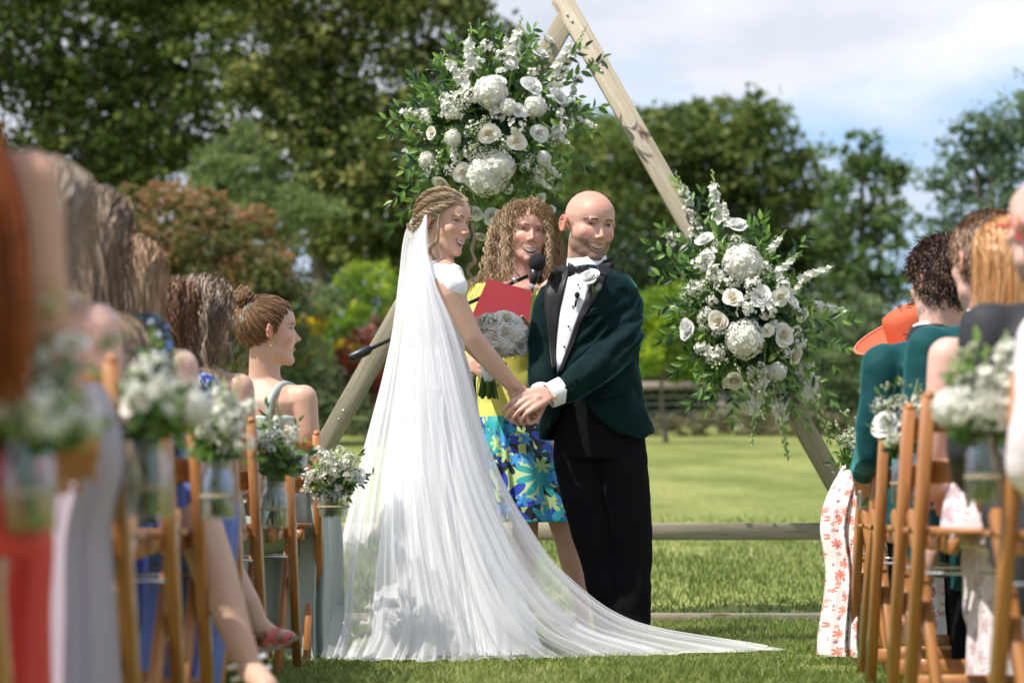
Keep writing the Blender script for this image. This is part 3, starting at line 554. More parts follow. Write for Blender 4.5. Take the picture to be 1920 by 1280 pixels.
for x, y in ((1063,30),(1072,42),(1122,128),(1128,136),(1552,872),(1560,886),(645,770),(636,786)): place(SCREW, 'screw', AP(x,y,-.0245), frame((0,-1,0)), 1, arch)
def arrangement(label, cx, cy, rx, ry, blooms, spikes, ends, nfill, nspr, slant=0):
    base = AP(cx, cy, -.05); t = thing('floral_arrangement', base, label, 'flowers'); s = S(YA)
    def surf(x, y, k=1.0):
        u = (x-cx)/rx; v = (y-cy)/ry; r2 = min(u*u+v*v, 1.3); p = AP(x, y, -.05-.26*max(1-r2*.8,0)*k); return p, np.array([u*.75, -1.05+.45*r2, -v*.75+.12])
    for kd, x, y, r in blooms:
        p, nm = surf(x, y); bloom(kd, p-nrm(nm)*r/s*.3, nm + RNG.normal(0,.18,3), r/s*(1.0 if kd == 'hyd' else 1.12), t)
    for kd, x0, y0, x1, y1 in spikes:
        a, _ = surf(x0, y0, .8); b, _ = surf(x1, y1, .3); b[1] = a[1]-.02; d = b-a; ln = np.linalg.norm(d); place(FL[kd][RNG.integers(len(FL[kd]))], 'stock_spike', a-d*.12, frame(d, RNG.random()*6), ln*1.12, t)
    for i in range(nfill):
        a = RNG.random()*2*pi; q = math.sqrt(RNG.random())*.86; x = cx+rx*q*math.cos(a)+slant*q*math.sin(a); y = cy+ry*q*math.sin(a)
        if min(math.hypot(x-b[1], y-b[2])-b[3] for b in blooms) < 2: continue
        p, nm = surf(x, y, .85); kd = ('cl','cl','tiny','bud','cl')[i%5]; bloom(kd, p, nm+RNG.normal(0,.3,3), RNG.uniform(11,17)/s*(1 if kd != 'bud' else 1.2), t)
    LV = Leaves(t, 290); st = MB(); hub = AP(cx, cy, -.04)
    for (x, y) in ends:
        p0 = hub+(surf(x,y,.2)[0]-hub)*.3; p1, _ = surf(x, y, .2); p1[1] -= RNG.uniform(0,.12)
        sprig(LV, st, p0, p1, RNG.uniform(-.01,.05), 28/s, 12)
    for i in range(nspr):
        a = RNG.random()*2*pi; q = RNG.uniform(.55,1.12); x = cx+rx*q*math.cos(a)+slant*q*math.sin(a); y = cy+ry*q*math.sin(a); p0 = hub+(surf(x,y,.4)[0]-hub)*.2; p1, _ = surf(x,y,.45); p1[1] -= RNG.uniform(-.03,.06)
        sprig(LV, st, p0, p1, RNG.uniform(-.02,.05), RNG.uniform(23,33)/s, 10)
    LV.done(); st.put('stems', STEM, t, kind='stuff')
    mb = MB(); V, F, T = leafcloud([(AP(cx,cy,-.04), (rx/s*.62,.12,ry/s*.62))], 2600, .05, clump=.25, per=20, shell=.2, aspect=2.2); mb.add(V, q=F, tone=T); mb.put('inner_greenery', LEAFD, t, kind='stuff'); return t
arrangement('big spray of white hydrangea, roses and greenery fixed to the upper arch above the bride', 925, 245, 150, 165,
  [('hyd',921,191,32),('hyd',912,345,40),('hyd',937,328,30),('white',996,180,21),('rose',917,270,19),('rose',967,285,18),('white',1026,77,14),('white',1013,107,17),('hyd',953,221,17),('white',972,228,14),('white',1049,195,15),('white',1011,264,17),('rose',869,337,18),('rose',829,350,19),('rose',812,262,12),('white',921,411,18),('white',893,405,16),('rose',902,446,13),('white',1011,380,13),('white',1030,397,12),('white',957,135,8),('white',1086,150,11),('rose',760,290,9),('hyd',850,275,16),('hyd',1005,215,22),('hyd',800,310,17),('white',935,175,14),('cl',1035,165,20),('cl',1050,140,16),('cl',1062,240,16),('cl',970,255,18),('tiny',890,265,20),('tiny',940,290,20),('tiny',812,325,18),('hyd',1020,310,15)],
  [('spike',962,134,978,46),('spike',884,145,881,60),('spike',872,170,831,110),('spike',1037,145,1070,85),('tail',1060,120,1100,58),('spike',805,225,747,221),('spike',855,300,850,250),('spike',805,330,790,286),('spike',1026,322,1058,352),('spike',1075,229,1122,248),('spike',955,120,948,78),('tail',893,345,889,385),('spike',1075,180,1082,140),('spike',1040,260,1075,290),('spike',860,235,838,205),('spike',1010,345,1042,372)],
  [(722,232),(727,262),(745,205),(735,385),(741,432),(760,330),(800,180),(812,128),(845,85),(898,60),(925,52),(1000,60),(1128,120),(1125,205),(1112,255),(1100,318),(1060,350),(775,150),(790,215),(752,300),(1095,100),(1020,400),(800,400)], 92, 100)
arrangement('second spray of white hydrangea and roses hanging on the lower arch beside the groom', 1392, 590, 125, 165,
  [('hyd',1383,500,37),('hyd',1385,645,37),('rose',1363,572,19),('rose',1452,565,18),('white',1416,567,20),('rose',1458,636,21),('rose',1483,670,19),('rose',1369,716,20),('hyd',1450,703,20),('rose',1463,732,15),('white',1285,623,21),('rose',1338,610,19),('rose',1425,629,13),('white',1376,427,22),('white',1319,454,19),('white',1282,467,14),('cl',1302,436,16),('cl',1383,590,19),('cl',1310,500,18),('cl',1335,520,20),('cl',1300,545,17),('cl',1345,545,16),('tiny',1320,540,18),('cl',1400,545,16),('cl',1395,557,14),('white',1475,575,14),('cl',1490,595,16),('cl',1260,450,16),('cl',1310,655,15),('tiny',1285,560,18),('cl',1325,490,18),('cl',1430,590,18)],
  [('spike',1290,395,1266,325),('spike',1347,410,1333,322),('spike',1438,475,1467,440),('spike',1447,520,1490,484),('spike',1500,524,1556,503),('spike',1525,575,1588,588),('spike',1335,520,1305,478),('spike',1275,455,1243,440),('spike',1275,590,1245,575),('tail',1412,745,1402,838),('tail',1456,745,1470,865),('tail',1510,700,1556,832),('spike',1300,420,1283,385),('spike',1360,425,1352,380),('spike',1470,560,1500,530),('tail',1425,700,1420,790)],
  [(1213,462),(1230,520),(1222,590),(1240,640),(1262,700),(1290,760),(1318,775),(1370,790),(1560,690),(1582,655),(1556,755),(1592,605),(1505,450),(1262,345),(1425,412),(1508,800),(1310,370),(1340,740),(1240,430),(1480,770),(1530,640)], 92, 108, slant=30)
# ================================================================ PEOPLE: shared builders
class Fr:
    """head frame: local x to the head's right, y to its face, z up"""
    def __init__(s, o, psi, pitch=0, roll=0, k=1., wide=1.):
        s.o = np.asarray(o, float); s.k = k; s.sx = np.array([wide,1,1])
        s.R = np.array(Matrix.Rotation(rad(180+psi),3,'Z') @ Matrix.Rotation(rad(pitch),3,'X') @ Matrix.Rotation(rad(roll),3,'Y'))
    def w(s, p): return s.o + (np.asarray(p, float)*s.sx*s.k) @ s.R.T
    def l(s, P): return ((np.asarray(P)-s.o) @ s.R)/s.k/s.sx
    def ell(s, mb, c, r, rot=None, n=20): R = s.R if rot is None else s.R @ np.array(rot); mb.ell(s.w(c), np.asarray(r)*s.k*(s.sx if rot is None else 1), R, n)
    def limb(s, mb, pts, rs): mb.limb([s.w(p) for p in pts], [r*s.k for r in rs])
def headform(mb, f, male=0, neck=None, nr=.05, smile=1):
    e = lambda c, r, rot=None: f.ell(mb, c, r, rot)
    e((0,-.012,.035),(.077,.097,.084)); e((0,.028,.045),(.064,.064,.062)); e((0,.030,-.018),(.063+.005*male,.060,.064))
    e((0,.018,-.060),(.056+.010*male,.058,.046)); e((0,.066,-.094),(.022+.007*male,.022,.018+.003*male)); e((0,.040,-.078),(.044+.008*male,.040,.030))
    for s in (-1,1):
        e((s*.040,.052,-.018),(.023,.025,.024)); e((s*.024,.083,.029),(.022,.009,.007+.001*male)); e((s*.0105,.095,-.027),(.0066,.0080,.0058))
        rot = Matrix.Rotation(s*rad(-26),3,'Z') @ Matrix.Rotation(rad(-10),3,'X'); e((s*.084,-.014,.000),(.0075,.015,.028), rot)
        ring = [np.array([s*(.088-.006*math.cos(a)), -.014+.014*math.cos(a), .002+.027*math.sin(a)]) for a in np.linspace(.2, 5.0, 9)]
        f.limb(mb, ring, [.0038]*9)
    f.limb(mb, [(0,.080,.020),(0,.094,-.004),(0,.1055,-.022)],[.0062,.0068,.0085]); e((0,.070,-.054),(.027,.018,.014)); e((0,.068,-.076),(.020,.014,.008))
    if neck is not None: mb.limb([f.w((0,-.018,-.045)), neck], [nr*f.k, nr*1.12*f.k])
def relax(V, F, m, it):
    F = F[0] if isinstance(F, list) else F; E = np.concatenate([F[:,[0,1]],F[:,[1,2]],F[:,[2,3]],F[:,[3,0]]]); E = E[m[E].any(1)]; c = np.bincount(np.concatenate([E[:,0],E[:,1]]), minlength=len(V))[:,None]
    for _ in range(it):
        A = np.zeros_like(V)
        for k in range(3): A[:,k] = np.bincount(E[:,0], V[E[:,1],k], len(V))+np.bincount(E[:,1], V[E[:,0],k], len(V))
        V = np.where(m[:,None] & (c > 0), V*.5+.5*A/np.maximum(c,1), V)
    return V
def thin(o, ratio, keep=None):
    """fewer faces on an even skin; keep: vertices that stay as they are"""
    m = o.modifiers.new('d','DECIMATE'); m.ratio = ratio
    if keep is not None:
        vg = o.vertex_groups.new(name='k'); vg.add([int(i) for i in np.nonzero(keep)[0]], 1., 'REPLACE'); m.vertex_group = 'k'; m.invert_vertex_group = True; m.vertex_group_factor = 8.
    bpy.context.view_layer.update(); dg = bpy.context.evaluated_depsgraph_get(); me = bpy.data.meshes.new_from_object(o.evaluated_get(dg), preserve_all_data_layers=True, depsgraph=dg)
    old = o.data; nm = old.name; o.modifiers.clear(); o.vertex_groups.clear(); o.data = me; bpy.data.meshes.remove(old); me.name = nm; return o
def facework(V, f, male=0, stub=0):
    """sockets and smile creases, and the skin's own colour: blush and stubble"""
    P = f.l(V); m = np.abs(P).max(1) < .2; Q = P[m]; x, y, z = Q.T; front = y > .03; d = np.zeros(len(Q))
    for s in (-1,1):
        d -= front*.0060*np.exp(-((x-s*.030)/.015)**2-((z-.015)/.009)**2); d -= front*.004*np.exp(-((x-s*.016)/.006)**2-((z-.014)/.012)**2)
        t = np.clip((-.028-z)/.032, 0, 1); cx = s*(.020+.016*t); d -= front*.0013*np.exp(-((x-cx)/.004)**2)*np.exp(-((z+.044)/.018)**2)
        ear = np.exp(-((np.abs(x)-.084)/.008)**2-((y+.010)/.009)**2-((z-.002)/.016)**2); 
    Q2 = Q.copy(); Q2[:,1] += d; ea = (np.abs(x) > .081)*np.exp(-((y+.009)/.010)**2-((z-.002)/.018)**2); Q2[:,0] -= np.sign(x)*ea*.006
    V = V.copy(); V[m] = f.w(Q2); T = np.full(len(V), .5)
    b = .55*np.exp(-((np.abs(x)-.040)/.022)**2-((z+.018)/.02)**2)*front + .45*np.exp(-(x/.014)**2-((z+.022)/.012)**2)*(y>.09) + .7*(np.abs(x)>.077)*(np.abs(z)<.05)*(np.abs(y+.01)<.03)
    if male: b += .42*np.clip((z-.045)/.05,0,1)
    sb = stub*np.clip((-.026-z-.012*(np.abs(x)<.03))/.014,0,1)*np.clip((y+.02)/.04,0,1)*(1-np.exp(-(x/.03)**2-((z+.03)/.012)**2))*(z>-.125)
    T[m] = np.clip(.5+.5*b-.5*sb, 0, 1); return V, T
def face_parts(f, V, F, root, lash=LASH, brow=BROWM, lip=LIP, gaze=(0,0), open_=1., mw=.027, ez=.014, male=0, wide_eye=0, skm=None):
    tr = BVHTree.FromPolygons([tuple(v) for v in V[(np.abs(f.l(V)).max(1) < .16)]], remap(V, F, f)); 
    def sf(x, z, e=0):
        o = f.w((x,.3,z)); d = f.w((x,.2,z))-o; h = tr.ray_cast(Vector(o), Vector(nrm(d)))
        y = f.l(np.array(h[0]))[1] if h[0] is not None else .085; return np.array([x, y+e, z])
    LA, BR, LP, TE, MO = MB(), MB(), MB(), MB(), MB(); k = f.k
    gg = np.random.default_rng(5); hairs = []; LI = MB()
    for s in (-1,1):
        W_, I_ = MB(), MB(); c = sf(s*.031, ez); cy = c[1]-.0030; f.ell(W_, (s*.031,cy,ez), (.0125,.0062,.0034+.0012*wide_eye)); gx = s*.031+gaze[0]*.005; f.ell(I_, (gx, cy+.0036, ez+.0002), (.0052,.0036,.0034+.0012*wide_eye))
        eo = W_.put('eye', EYEW, root); I_.put('iris', IRIS, eo)
        u = np.linspace(-1,1,13); hh = .0036+.0012*wide_eye; up = [sf(s*.031+a*.0145, ez+hh*(1-a*a)-.0006+.0010*a*s, .0010) for a in u]
        LA.tube([f.w(p) for p in up], (.0013-.0006*np.abs(u))*k, 6)
        LI.tube([f.w(p+np.array([0,.0004,.0034])) for p in up], (.0026-.0014*np.abs(u))*k, 8); lo = [sf(s*.031+a*.0135, ez-(hh+.0016)*(1-a*a), .0002) for a in u]; LI.tube([f.w(p) for p in lo], (.0022-.0012*np.abs(u))*k, 8)
        for q in range(90 if male else 70):
            t = gg.random(); x0 = s*(.011+.036*t); z0 = .0285+.0050*math.sin(min(t*1.5,1)*pi*.5)-.0060*max(t-.6,0)/.4+gg.normal(0,.0016 if male else .0010)*(1-.5*t); a_ = sf(x0,z0,-.0004); b_ = sf(x0+s*.006,z0+.0030*(1-1.6*t),.0010); hairs.append([a_,(a_+b_)/2+[0,.0004,0],b_])
    H_ = np.array(hairs); BR = tubes(f.w(H_.reshape(-1,3)).reshape(H_.shape), .00055*k, np.full(len(H_),.5))
    u = np.linspace(-1,1,21); au = np.abs(u); zt = -.0500-.0060*(1-u*u); gp = .0145*open_*(1-au**2.2)**.9; zb = zt-gp
    top = [sf(a*mw, z, .0006) for a, z in zip(u, zt)]; bot = [sf(a*mw*.96, z, .0006) for a, z in zip(u, zb)]
    MO.grid(np.array([[f.w(t*(1-q)+b*q) for t, b in zip(top,bot)] for q in np.linspace(0,1,5)]))
    for i_ in range(2,18):
        for w0, w1 in ((.06,.94),):
            a0, a1 = i_, i_+1; lerp = lambda A, t: A[a0]*(1-t)+A[a1]*t; dep = .62-.10*abs((i_+.5-10)/10); q4 = []
            for tt in (w0,w1):
                t_, b_ = lerp(top,tt), lerp(bot,tt); q4.append((t_+[0,.0009,0], t_*(1-dep)+b_*dep+[0,.0011,0]))
            TE.add([f.w(q4[0][0]), f.w(q4[1][0]), f.w(q4[1][1]), f.w(q4[0][1])], q=[[0,1,2,3]])
    LP.tube([f.w(p+np.array([0,.0002,.0012])) for p in top], k*(.0007+.0015*(1-u*u)**.6), 8); LP.tube([f.w(p+np.array([0,.0002,-.0018])) for p in bot], k*(.0007+.0026*(1-u*u)**.7), 8)
    LI.put('eyelids', skm, root)
    LA.put('eyelashes', lash, root); BR.put('eyebrows', brow, root); mo = MO.put('mouth', MOUTH, root); TE.put('teeth', TEETH, mo); LP.put('lips', lip, mo)
def remap(V, F, f):
    m = np.abs(f.l(V)).max(1) < .16; ix = -np.ones(len(V), int); ix[m] = np.arange(m.sum()); F = F if not isinstance(F, list) else F[0]
    G = ix[F]; return [tuple(int(a) for a in g) for g in G[(G >= 0).all(1)]]
def tubes(P, r, tone, sides=3):
    """P (k,n,3) curves -> one MB of thin tubes"""
    k, n = P.shape[:2]; T = np.gradient(P, axis=1); T /= np.maximum(np.linalg.norm(T,axis=2),1e-9)[...,None]
    h = np.array([.3,.9,.31]); u = np.cross(T, h); u /= np.maximum(np.linalg.norm(u,axis=2),1e-9)[...,None]; v = np.cross(T,u)
    th = np.arange(sides)*2*pi/sides; rr = np.broadcast_to(r, (k,n))[...,None,None]
    Q = P[:,:,None]+rr*(np.cos(th)[:,None]*u[:,:,None]+np.sin(th)[:,None]*v[:,:,None])
    b = (np.arange(k)*n*sides)[:,None,None]; i = np.arange(n-1)[None,:,None]*sides; j = np.arange(sides if sides > 2 else 1)[None,None]; j2 = (j+1)%sides
    q = np.stack([b+i+j, b+i+j2, b+i+sides+j2, b+i+sides+j],-1).reshape(-1,4); mb = MB(); mb.add(Q.reshape(-1,3), q, tone=np.repeat(np.asarray(tone), n*sides) if np.ndim(tone)==1 else np.repeat(tone.ravel(), sides)); return mb
CR_C = np.array([0,-.012,.035]); CR_R = np.array([.079,.099,.087])
def scalp_roots(n, g, front=.072, back=-.06, part=0):
    out = []
    while sum(len(o) for o in out) < n:
        d = g.standard_normal((n*2,3)); d /= np.linalg.norm(d,axis=1)[:,None]; p = CR_C+d*CR_R; y, z = p[:,1], p[:,2]
        lim = np.interp(y, [-.1,-.04,-.015,.01,.035,.055,.09], [back,back,-.03,-.008,.035,front-.012,front+.002]); out.append(p[z > lim])
    return np.concatenate(out)[:n]
def grow(roots, field, n, ds, col, g, thick=.006, wave=0, wl=.05, wander=.1, clumps=60, lift=0):
    """grow strands from the roots along a direction field, kept outside the colliders"""
    k = len(roots); P = np.zeros((k,n,3)); p = roots.copy(); e = thick*g.random(k); clumps = max(clumps, k//9); cl = np.argsort(np.argsort(roots@np.array([1.,.37,.61])+.02*g.random(k)))*clumps//k; cd = g.standard_normal((clumps,3))*wander; ph = g.random(clumps)*2*pi+0.; ph = ph[cl]+g.normal(0,.75,k)
    age = 0.
    for i in range(n):
        P[:,i] = p; v = field(p, i/n, roots) + cd[cl]*(1+.3*g.standard_normal((k,1))); v /= np.maximum(np.linalg.norm(v,axis=1),1e-9)[:,None]
        st = ds(i/n) if callable(ds) else ds; p = p + v*st
        for c, r in col:
            q = (p-c)/r; d = np.linalg.norm(q,axis=1); tgt = 1+(e+lift)/np.mean(r); m = d < tgt; p[m] = c+(q[m]/d[m][:,None])*tgt[m][:,None]*r
    if wave:
        T = np.gradient(P,axis=1); T /= np.maximum(np.linalg.norm(T,axis=2),1e-9)[...,None]; u = np.cross(T,[.2,.3,1]); u /= np.maximum(np.linalg.norm(u,axis=2),1e-9)[...,None]; w_ = np.cross(T,u)
        s = np.arange(n)*(ds if not callable(ds) else .012); a = 2*pi*s[None]/wl+ph[:,None]; A = wave*np.clip(s/.06,0,1)[None]*(.6+.8*g.random((k,1)))
        P = P + u*(A*np.sin(a))[...,None]+w_*(A*np.cos(a))[...,None]
    return P, cl
def hair(f, root, P, cl, r, mt, g, name='hair', taper=True, sides=3, cap=True, capback=-.06, capfront=.072, streak=.25, kind=None):
    k, n = P.shape[:2]; tc = .5+streak*g.standard_normal(997)[cl%997]+.12*g.standard_normal(k); rr = r*(np.linspace(1,.35,n)[None] if taper else 1)*(.7+.6*g.random((k,1)))*f.k
    mb = tubes(f.w(P.reshape(-1,3)).reshape(P.shape), rr, np.clip(tc,0,1), sides)
    if cap:
        u = np.linspace(0,pi,28)[:,None]; th = np.linspace(0,2*pi,48)[None]; d = np.stack([np.sin(u)*np.cos(th), np.sin(u)*np.sin(th), np.cos(u)+0*th],-1); p = CR_C+d*(CR_R+.0015); y, z = p[...,1], p[...,2]
        lim = np.interp(y, [-.1,-.04,-.015,.01,.035,.055,.09], [capback,capback,-.03,-.008,.035,capfront-.01,capfront]); ok = z > lim; V = f.w(p.reshape(-1,3)); i = np.arange(27)[:,None]*48+np.arange(47)[None]; o = ok[:-1,:-1]&ok[1:,:-1]&ok[:-1,1:]&ok[1:,1:]; i = i[o]
        mb.add(V, q=np.stack([i,i+48,i+49,i+1],1), tone=.12)
    return mb.put(name, mt, root, kind=kind)
def grav(f): return f.R.T @ np.array([0,0,-1.])
BODYCOL = lambda neckdrop=.0: [(CR_C, CR_R+.002), (np.array([0,-.015,-.09]), np.array([.056,.058,.07])), (np.array([0,-.03,-.235]), np.array([.20,.095,.075]))]
def long_hair(f, root, mt, g, n=700, length=.42, r=.0022, wave=.008, wl=.08, part=.0, cols=None, front=.072, out=.55, steps=26, thick=.022, toward=None, curl=1, keepface=0, wander=.045, sides=2):
    n = int(n*1.55); r = r*.74; gl = grav(f); roots = scalp_roots(n, g, front); tw = np.zeros(3) if toward is None else np.asarray(toward)
    def fld(p, t, rt):
        sd = np.sign(rt[:,:1]-part); v = np.zeros_like(p); a = max(0, 1-t*5); v += gl*(1-.6*a); v[:,0] += sd[:,0]*a*.9*out*2; v[:,1] -= a*1.0; v += tw*(1-a)
        fr = (rt[:,1:2] > .0)*(t < .35); v[:,1:2] -= .55*fr; return v
    P, cl = grow(roots, fld, steps, length/steps, (cols or BODYCOL())+([(np.array([0,.075,-.03]), np.array([.060,.075,.10]))] if keepface else []), g, thick, wave, wl, wander, 70); return hair(f, root, P, cl, r, mt, g, sides=sides)
def hand(mb, w, d, n, side=1, k=1., curl=(.5,.6,.65,.7), spread=.06, thumb=(.9,.5), arm=None):
    """palm and five fingers; d wrist to knuckles, n back of the hand, side +-1 where the thumb is"""
    d, n = nrm(d), np.asarray(n, float); n = nrm(n-d*np.dot(n,d)); l = np.cross(d,n)*side; w = np.asarray(w, float)
    for i in range(4):
        b = w+d*(.086-.004*abs(i-1))*k+l*(.030-.0205*i)*k; mb.limb([w+l*(.016-.011*i)*k, b], [.0135*k,.0105*k], 10)
        c = curl[i]; dd = nrm(d+l*spread*(1.5-i)); p = b
        for ln, rr, q in (((.044,.040,.040,.032)[i],.0088,.55),((.026,.028,.026,.020)[i],.0080,1.25),((.021,.022,.021,.018)[i],.0072,1.75)):
            a = c*q; v = nrm(dd*math.cos(a)-n*math.sin(a)); e = p+v*ln*k; mb.limb([p,e],[rr*k,rr*.9*k], 10); p = e
    b = w+d*.025*k+l*.026*k; v = nrm(d*.62+l*thumb[0]-n*.25); e = b+v*.042*k; mb.limb([w+d*.01*k+l*.012*k,b,e],[.014*k,.013*k,.0105*k], 10); v2 = nrm(d*.95+l*(thumb[0]-.55)-n*thumb[1]); e2 = e+v2*.032*k; mb.limb([e,e2,e2+nrm(v2-n*.2)*.022*k],[.0100*k,.0094*k,.0078*k], 10)
    for r_ in (.3,): mb.ell(w+d*.045*k, (.020*k,.020*k,.014*k), None, 10)
def cloth(name, mb, vox, mt, root, amp=.004, sc=(9,9,7), seed=0, sm=4, gcmode='xz', mask=None):
    V, F = remesh(mb, vox, sm); V = wrinkle(V, F, amp, sc, seed, mask(V) if mask else None) if amp and not isinstance(F, list) else V
    me = mesh(name, V-parent_loc(root), F, mt, True, None, V[:,[0,2,1]]); return thin(link(name, me, root), .34), V, F
def skirt(name, rings, mt, root, n=200, folds=((9,.02),), seed=0, rows=40, thick=0):
    """hanging cloth: rings (centre, rx, ry, fold strength)"""
    R = cr([[*r[0], r[1], r[2], r[3]] for r in rings], rows); th = np.linspace(0,2*pi,n,endpoint=False); g = np.random.default_rng(seed); ph = [g.random()*6 for _ in folds]
    wob = vnoise(np.stack([np.cos(th)*2.2+seed, np.sin(th)*2.2, 0*th],1), seed)*1.4; P = []
    for i, q in enumerate(R):
        d = sum(a*np.sin(k*(th+wob*.35)+p_+.25*i/rows*k*.3) for (k,a), p_ in zip(folds, ph))*q[5]
        P.append(np.stack([q[0]+(q[3]+d)*np.cos(th), q[1]+(q[4]+d)*np.sin(th), np.full(n,q[2])],-1))
    P = np.array(P)[:,::-1]; mb = MB(); Ls = np.cumsum(np.abs(np.gradient(R[:,2]))); G = np.stack([np.broadcast_to(th[::-1]*np.mean(R[:,3:5]), (rows,n)), np.broadcast_to(R[:,2:3], (rows,n)), 0*P[...,0]],-1)
    P[...,2] = np.maximum(P[...,2], ground_z(P[...,1])+.012); mb.grid(P, closed=True, gc=G.reshape(-1,3)); return mb.put(name, mt, root)
def patch(bvh, Lc, Rc, nu, nv, e, name, mt, root, bulge=0, thick=True):
    """cloth laid on the garment between two edges (photograph points), standing e metres proud of it"""
    A, B = cr(Lc, nv), cr(Rc, nv); c0 = np.array([0,0,CZ]); P = np.zeros((nv,nu,3)); last = 9.
    for i in range(nv):
        for j in range(nu):
            t = j/(nu-1); q = A[i]*(1-t)+B[i]*t; d = nrm(W(q[0],q[1],9.)-c0); h = bvh.ray_cast(Vector(c0), Vector(d)); 
            if h[0] is not None: last = h[3]
            P[i,j] = c0+d*(last-e-bulge*math.sin(pi*t))
    for _ in range(2): P[1:-1,1:-1] = (P[1:-1,1:-1]*2+P[:-2,1:-1]+P[2:,1:-1])/4
    mb = MB(); b = P.copy(); b += (P-c0)/np.linalg.norm(P-c0,axis=-1)[...,None]*max(e*.8,.004); full = np.concatenate([b[:,:1],P,b[:,-1:]],1); full = np.concatenate([np.concatenate([b[:1,:1],b[:1],b[:1,-1:]],1),full,np.concatenate([b[-1:,:1],b[-1:],b[-1:,-1:]],1)],0)
    mb.grid(full); return mb.put(name, mt, root)
def bvh_of(V, F): return BVHTree.FromPolygons([tuple(v) for v in V], [tuple(int(a) for a in q) for q in F])
def ringsW(Y, rows, dY=None): return [(W(cx,py,Y+(dy if dy else 0)), a/S(Y), b) for (py,cx,a,b,*r) in rows for dy in [r[0] if r else 0]]
def skinbody(name, mb, f, root, mt, vox=.0036, male=0, stub=0, sm=6):
    V, F = remesh(mb, vox, sm, .6); P_ = f.l(V); V = relax(V, F, (np.abs(P_[:,0]) < .072) & (P_[:,2] > -.14) & (P_[:,2] < .13) & (np.abs(P_[:,1]) < .13), 10); V, T = facework(V, f, male, stub); ob = link(name, mesh(name, V-parent_loc(root), F, mt, True, T), root); thin(ob, .26, np.abs(f.l(V)).max(1) < .17); return V, F
# ================================================================ THE BRIDE
YB = 8.75; gB = np.array([W(850,1220,YB)[0], YB, 0]); bride = thing('person', gB, 'bride in white cap sleeved gown and long veil, hair braided back, smiling', 'person')
fB = Fr(W(835,421,YB), 54, -8, -3, 1.02)
mb = MB(); headform(mb, fB, 0, W(824,492,YB), .047)
mb.loft(ringsW(YB, [(486,824,24,.055),(500,822,36,.13),(520,820,44,.165),(560,820,46,.150),(600,822,46,.135),(650,824,40,.115),(700,824,52,.145),(760,824,58,.165),(800,824,50,.15)]), 24)
for d in (-.08,.08): mb.limb([W(822,790,YB+d), W(828,1000,YB+d), W(826,1185,YB+d), W(850,1200,YB+d)], [.085,.055,.036,.03])
mb.limb([W(838,528,YB-.155), W(845,548,YB-.165), W(886,632,YB-.14), W(918,672,YB-.10), W(962,722,YB-.04)], [.050,.045,.037,.037,.0245])
mb.limb([W(846,530,YB+.155), W(880,640,YB+.16), W(962,726,YB+.04)], [.042,.036,.024])
hand(mb, W(966,727,YB-.03), W(990,756,YB-.015)-W(966,727,YB-.03), (.35,-1,.1), 1, 1.0, (.95,1.0,1.05,1.1), .0, (.35,.5))
hand(mb, W(964,732,YB+.04), W(992,766,YB+.03)-W(964,732,YB+.04), (-.2,.9,.2), -1, .95, (.8,.85,.9,1.), .0)
VB, FB = skinbody('body', mb, fB, bride, SK_BRIDE)
face_parts(fB, VB, FB, bride, gaze=(.2,0), brow=BROWB, open_=1.1, mw=.027, skm=SK_BRIDE, wide_eye=.3)
# hair: swept back from the brow, rope braid round the head, low knot under the veil, loose curls
g = np.random.default_rng(3); gl = grav(fB)
roots = scalp_roots(1700, g, .070, -.055); tgt = np.array([0,-.115,-.035])
def fld(p, t, rt): v = tgt-p; v = v/np.linalg.norm(v,axis=1)[:,None]; v[:,2] += .25*(1-t); v[:,0] += np.sign(rt[:,0])*.25*(1-t); return v
P, cl = grow(roots, fld, 15, .0115, [(CR_C,CR_R+.001)], g, .009, .0012, .05, .06, 90, .001); hb = hair(fB, bride, P, cl, .0017, H_BRIDE, g, streak=.22)
mbk = MB()
def rope(path, R, n=3, tw=.068, fine=13, r=.0026, jit=1.6):
    R = R*.85
    C = cr(path, 46); T = np.gradient(C,axis=0); T /= np.linalg.norm(T,axis=1)[:,None]; u = np.cross(T,[.1,.2,1]); u /= np.linalg.norm(u,axis=1)[:,None]; v = np.cross(T,u); s = np.concatenate([[0],np.cumsum(np.linalg.norm(np.diff(C,axis=0),axis=1))]); out = []
    env = np.clip(np.minimum(s/.03, (s[-1]-s)/.03),.35,1)
    for k in range(n):
        for q in range(fine):
            a = 2*pi*(s/tw)+k*2*pi/n; rr = R*.62*env; ca = a+g.normal(0,.22)*jit; o = R*.42*g.random()*env; aa = g.random()*6.28
            out.append(C+(u*np.cos(ca)[:,None]+v*np.sin(ca)[:,None])*rr[:,None]+(u*math.cos(aa)+v*math.sin(aa))*o[:,None])
    return np.array(out)
RP = [rope([(.052,.062,.078),(.082,.030,.050),(.092,-.02,.028),(.080,-.075,.0),(.03,-.118,-.03)], .014), rope([(.040,.055,.100),(.072,.015,.092),(.086,-.04,.062),(.066,-.092,.02),(.02,-.122,-.02)], .013), rope([(.012,.045,.118),(.05,-.01,.122),(.064,-.07,.092),(.045,-.112,.04),(.0,-.126,-.01)], .012), rope([(.080,.028,.022),(.090,-.002,.032),(.088,-.045,-.008),(.062,-.09,-.035),(.02,-.115,-.05)], .011),
      rope([(-.052,.062,.078),(-.082,.030,.050),(-.092,-.02,.028),(-.080,-.075,.0),(-.03,-.118,-.03)], .014), rope([(.05,-.10,-.03),(.03,-.135,-.02),(-.03,-.135,-.03),(-.04,-.11,-.06),(.02,-.12,-.075),(.05,-.10,-.05)], .018), rope([(.04,-.10,-.06),(.01,-.13,-.07),(-.03,-.11,-.08)], .015)]
for P in RP: hair(fB, bride, P, g.integers(0,9,len(P))+g.integers(0,90), .0017, H_BRIDE, g, 'braid', cap=False, streak=.2)
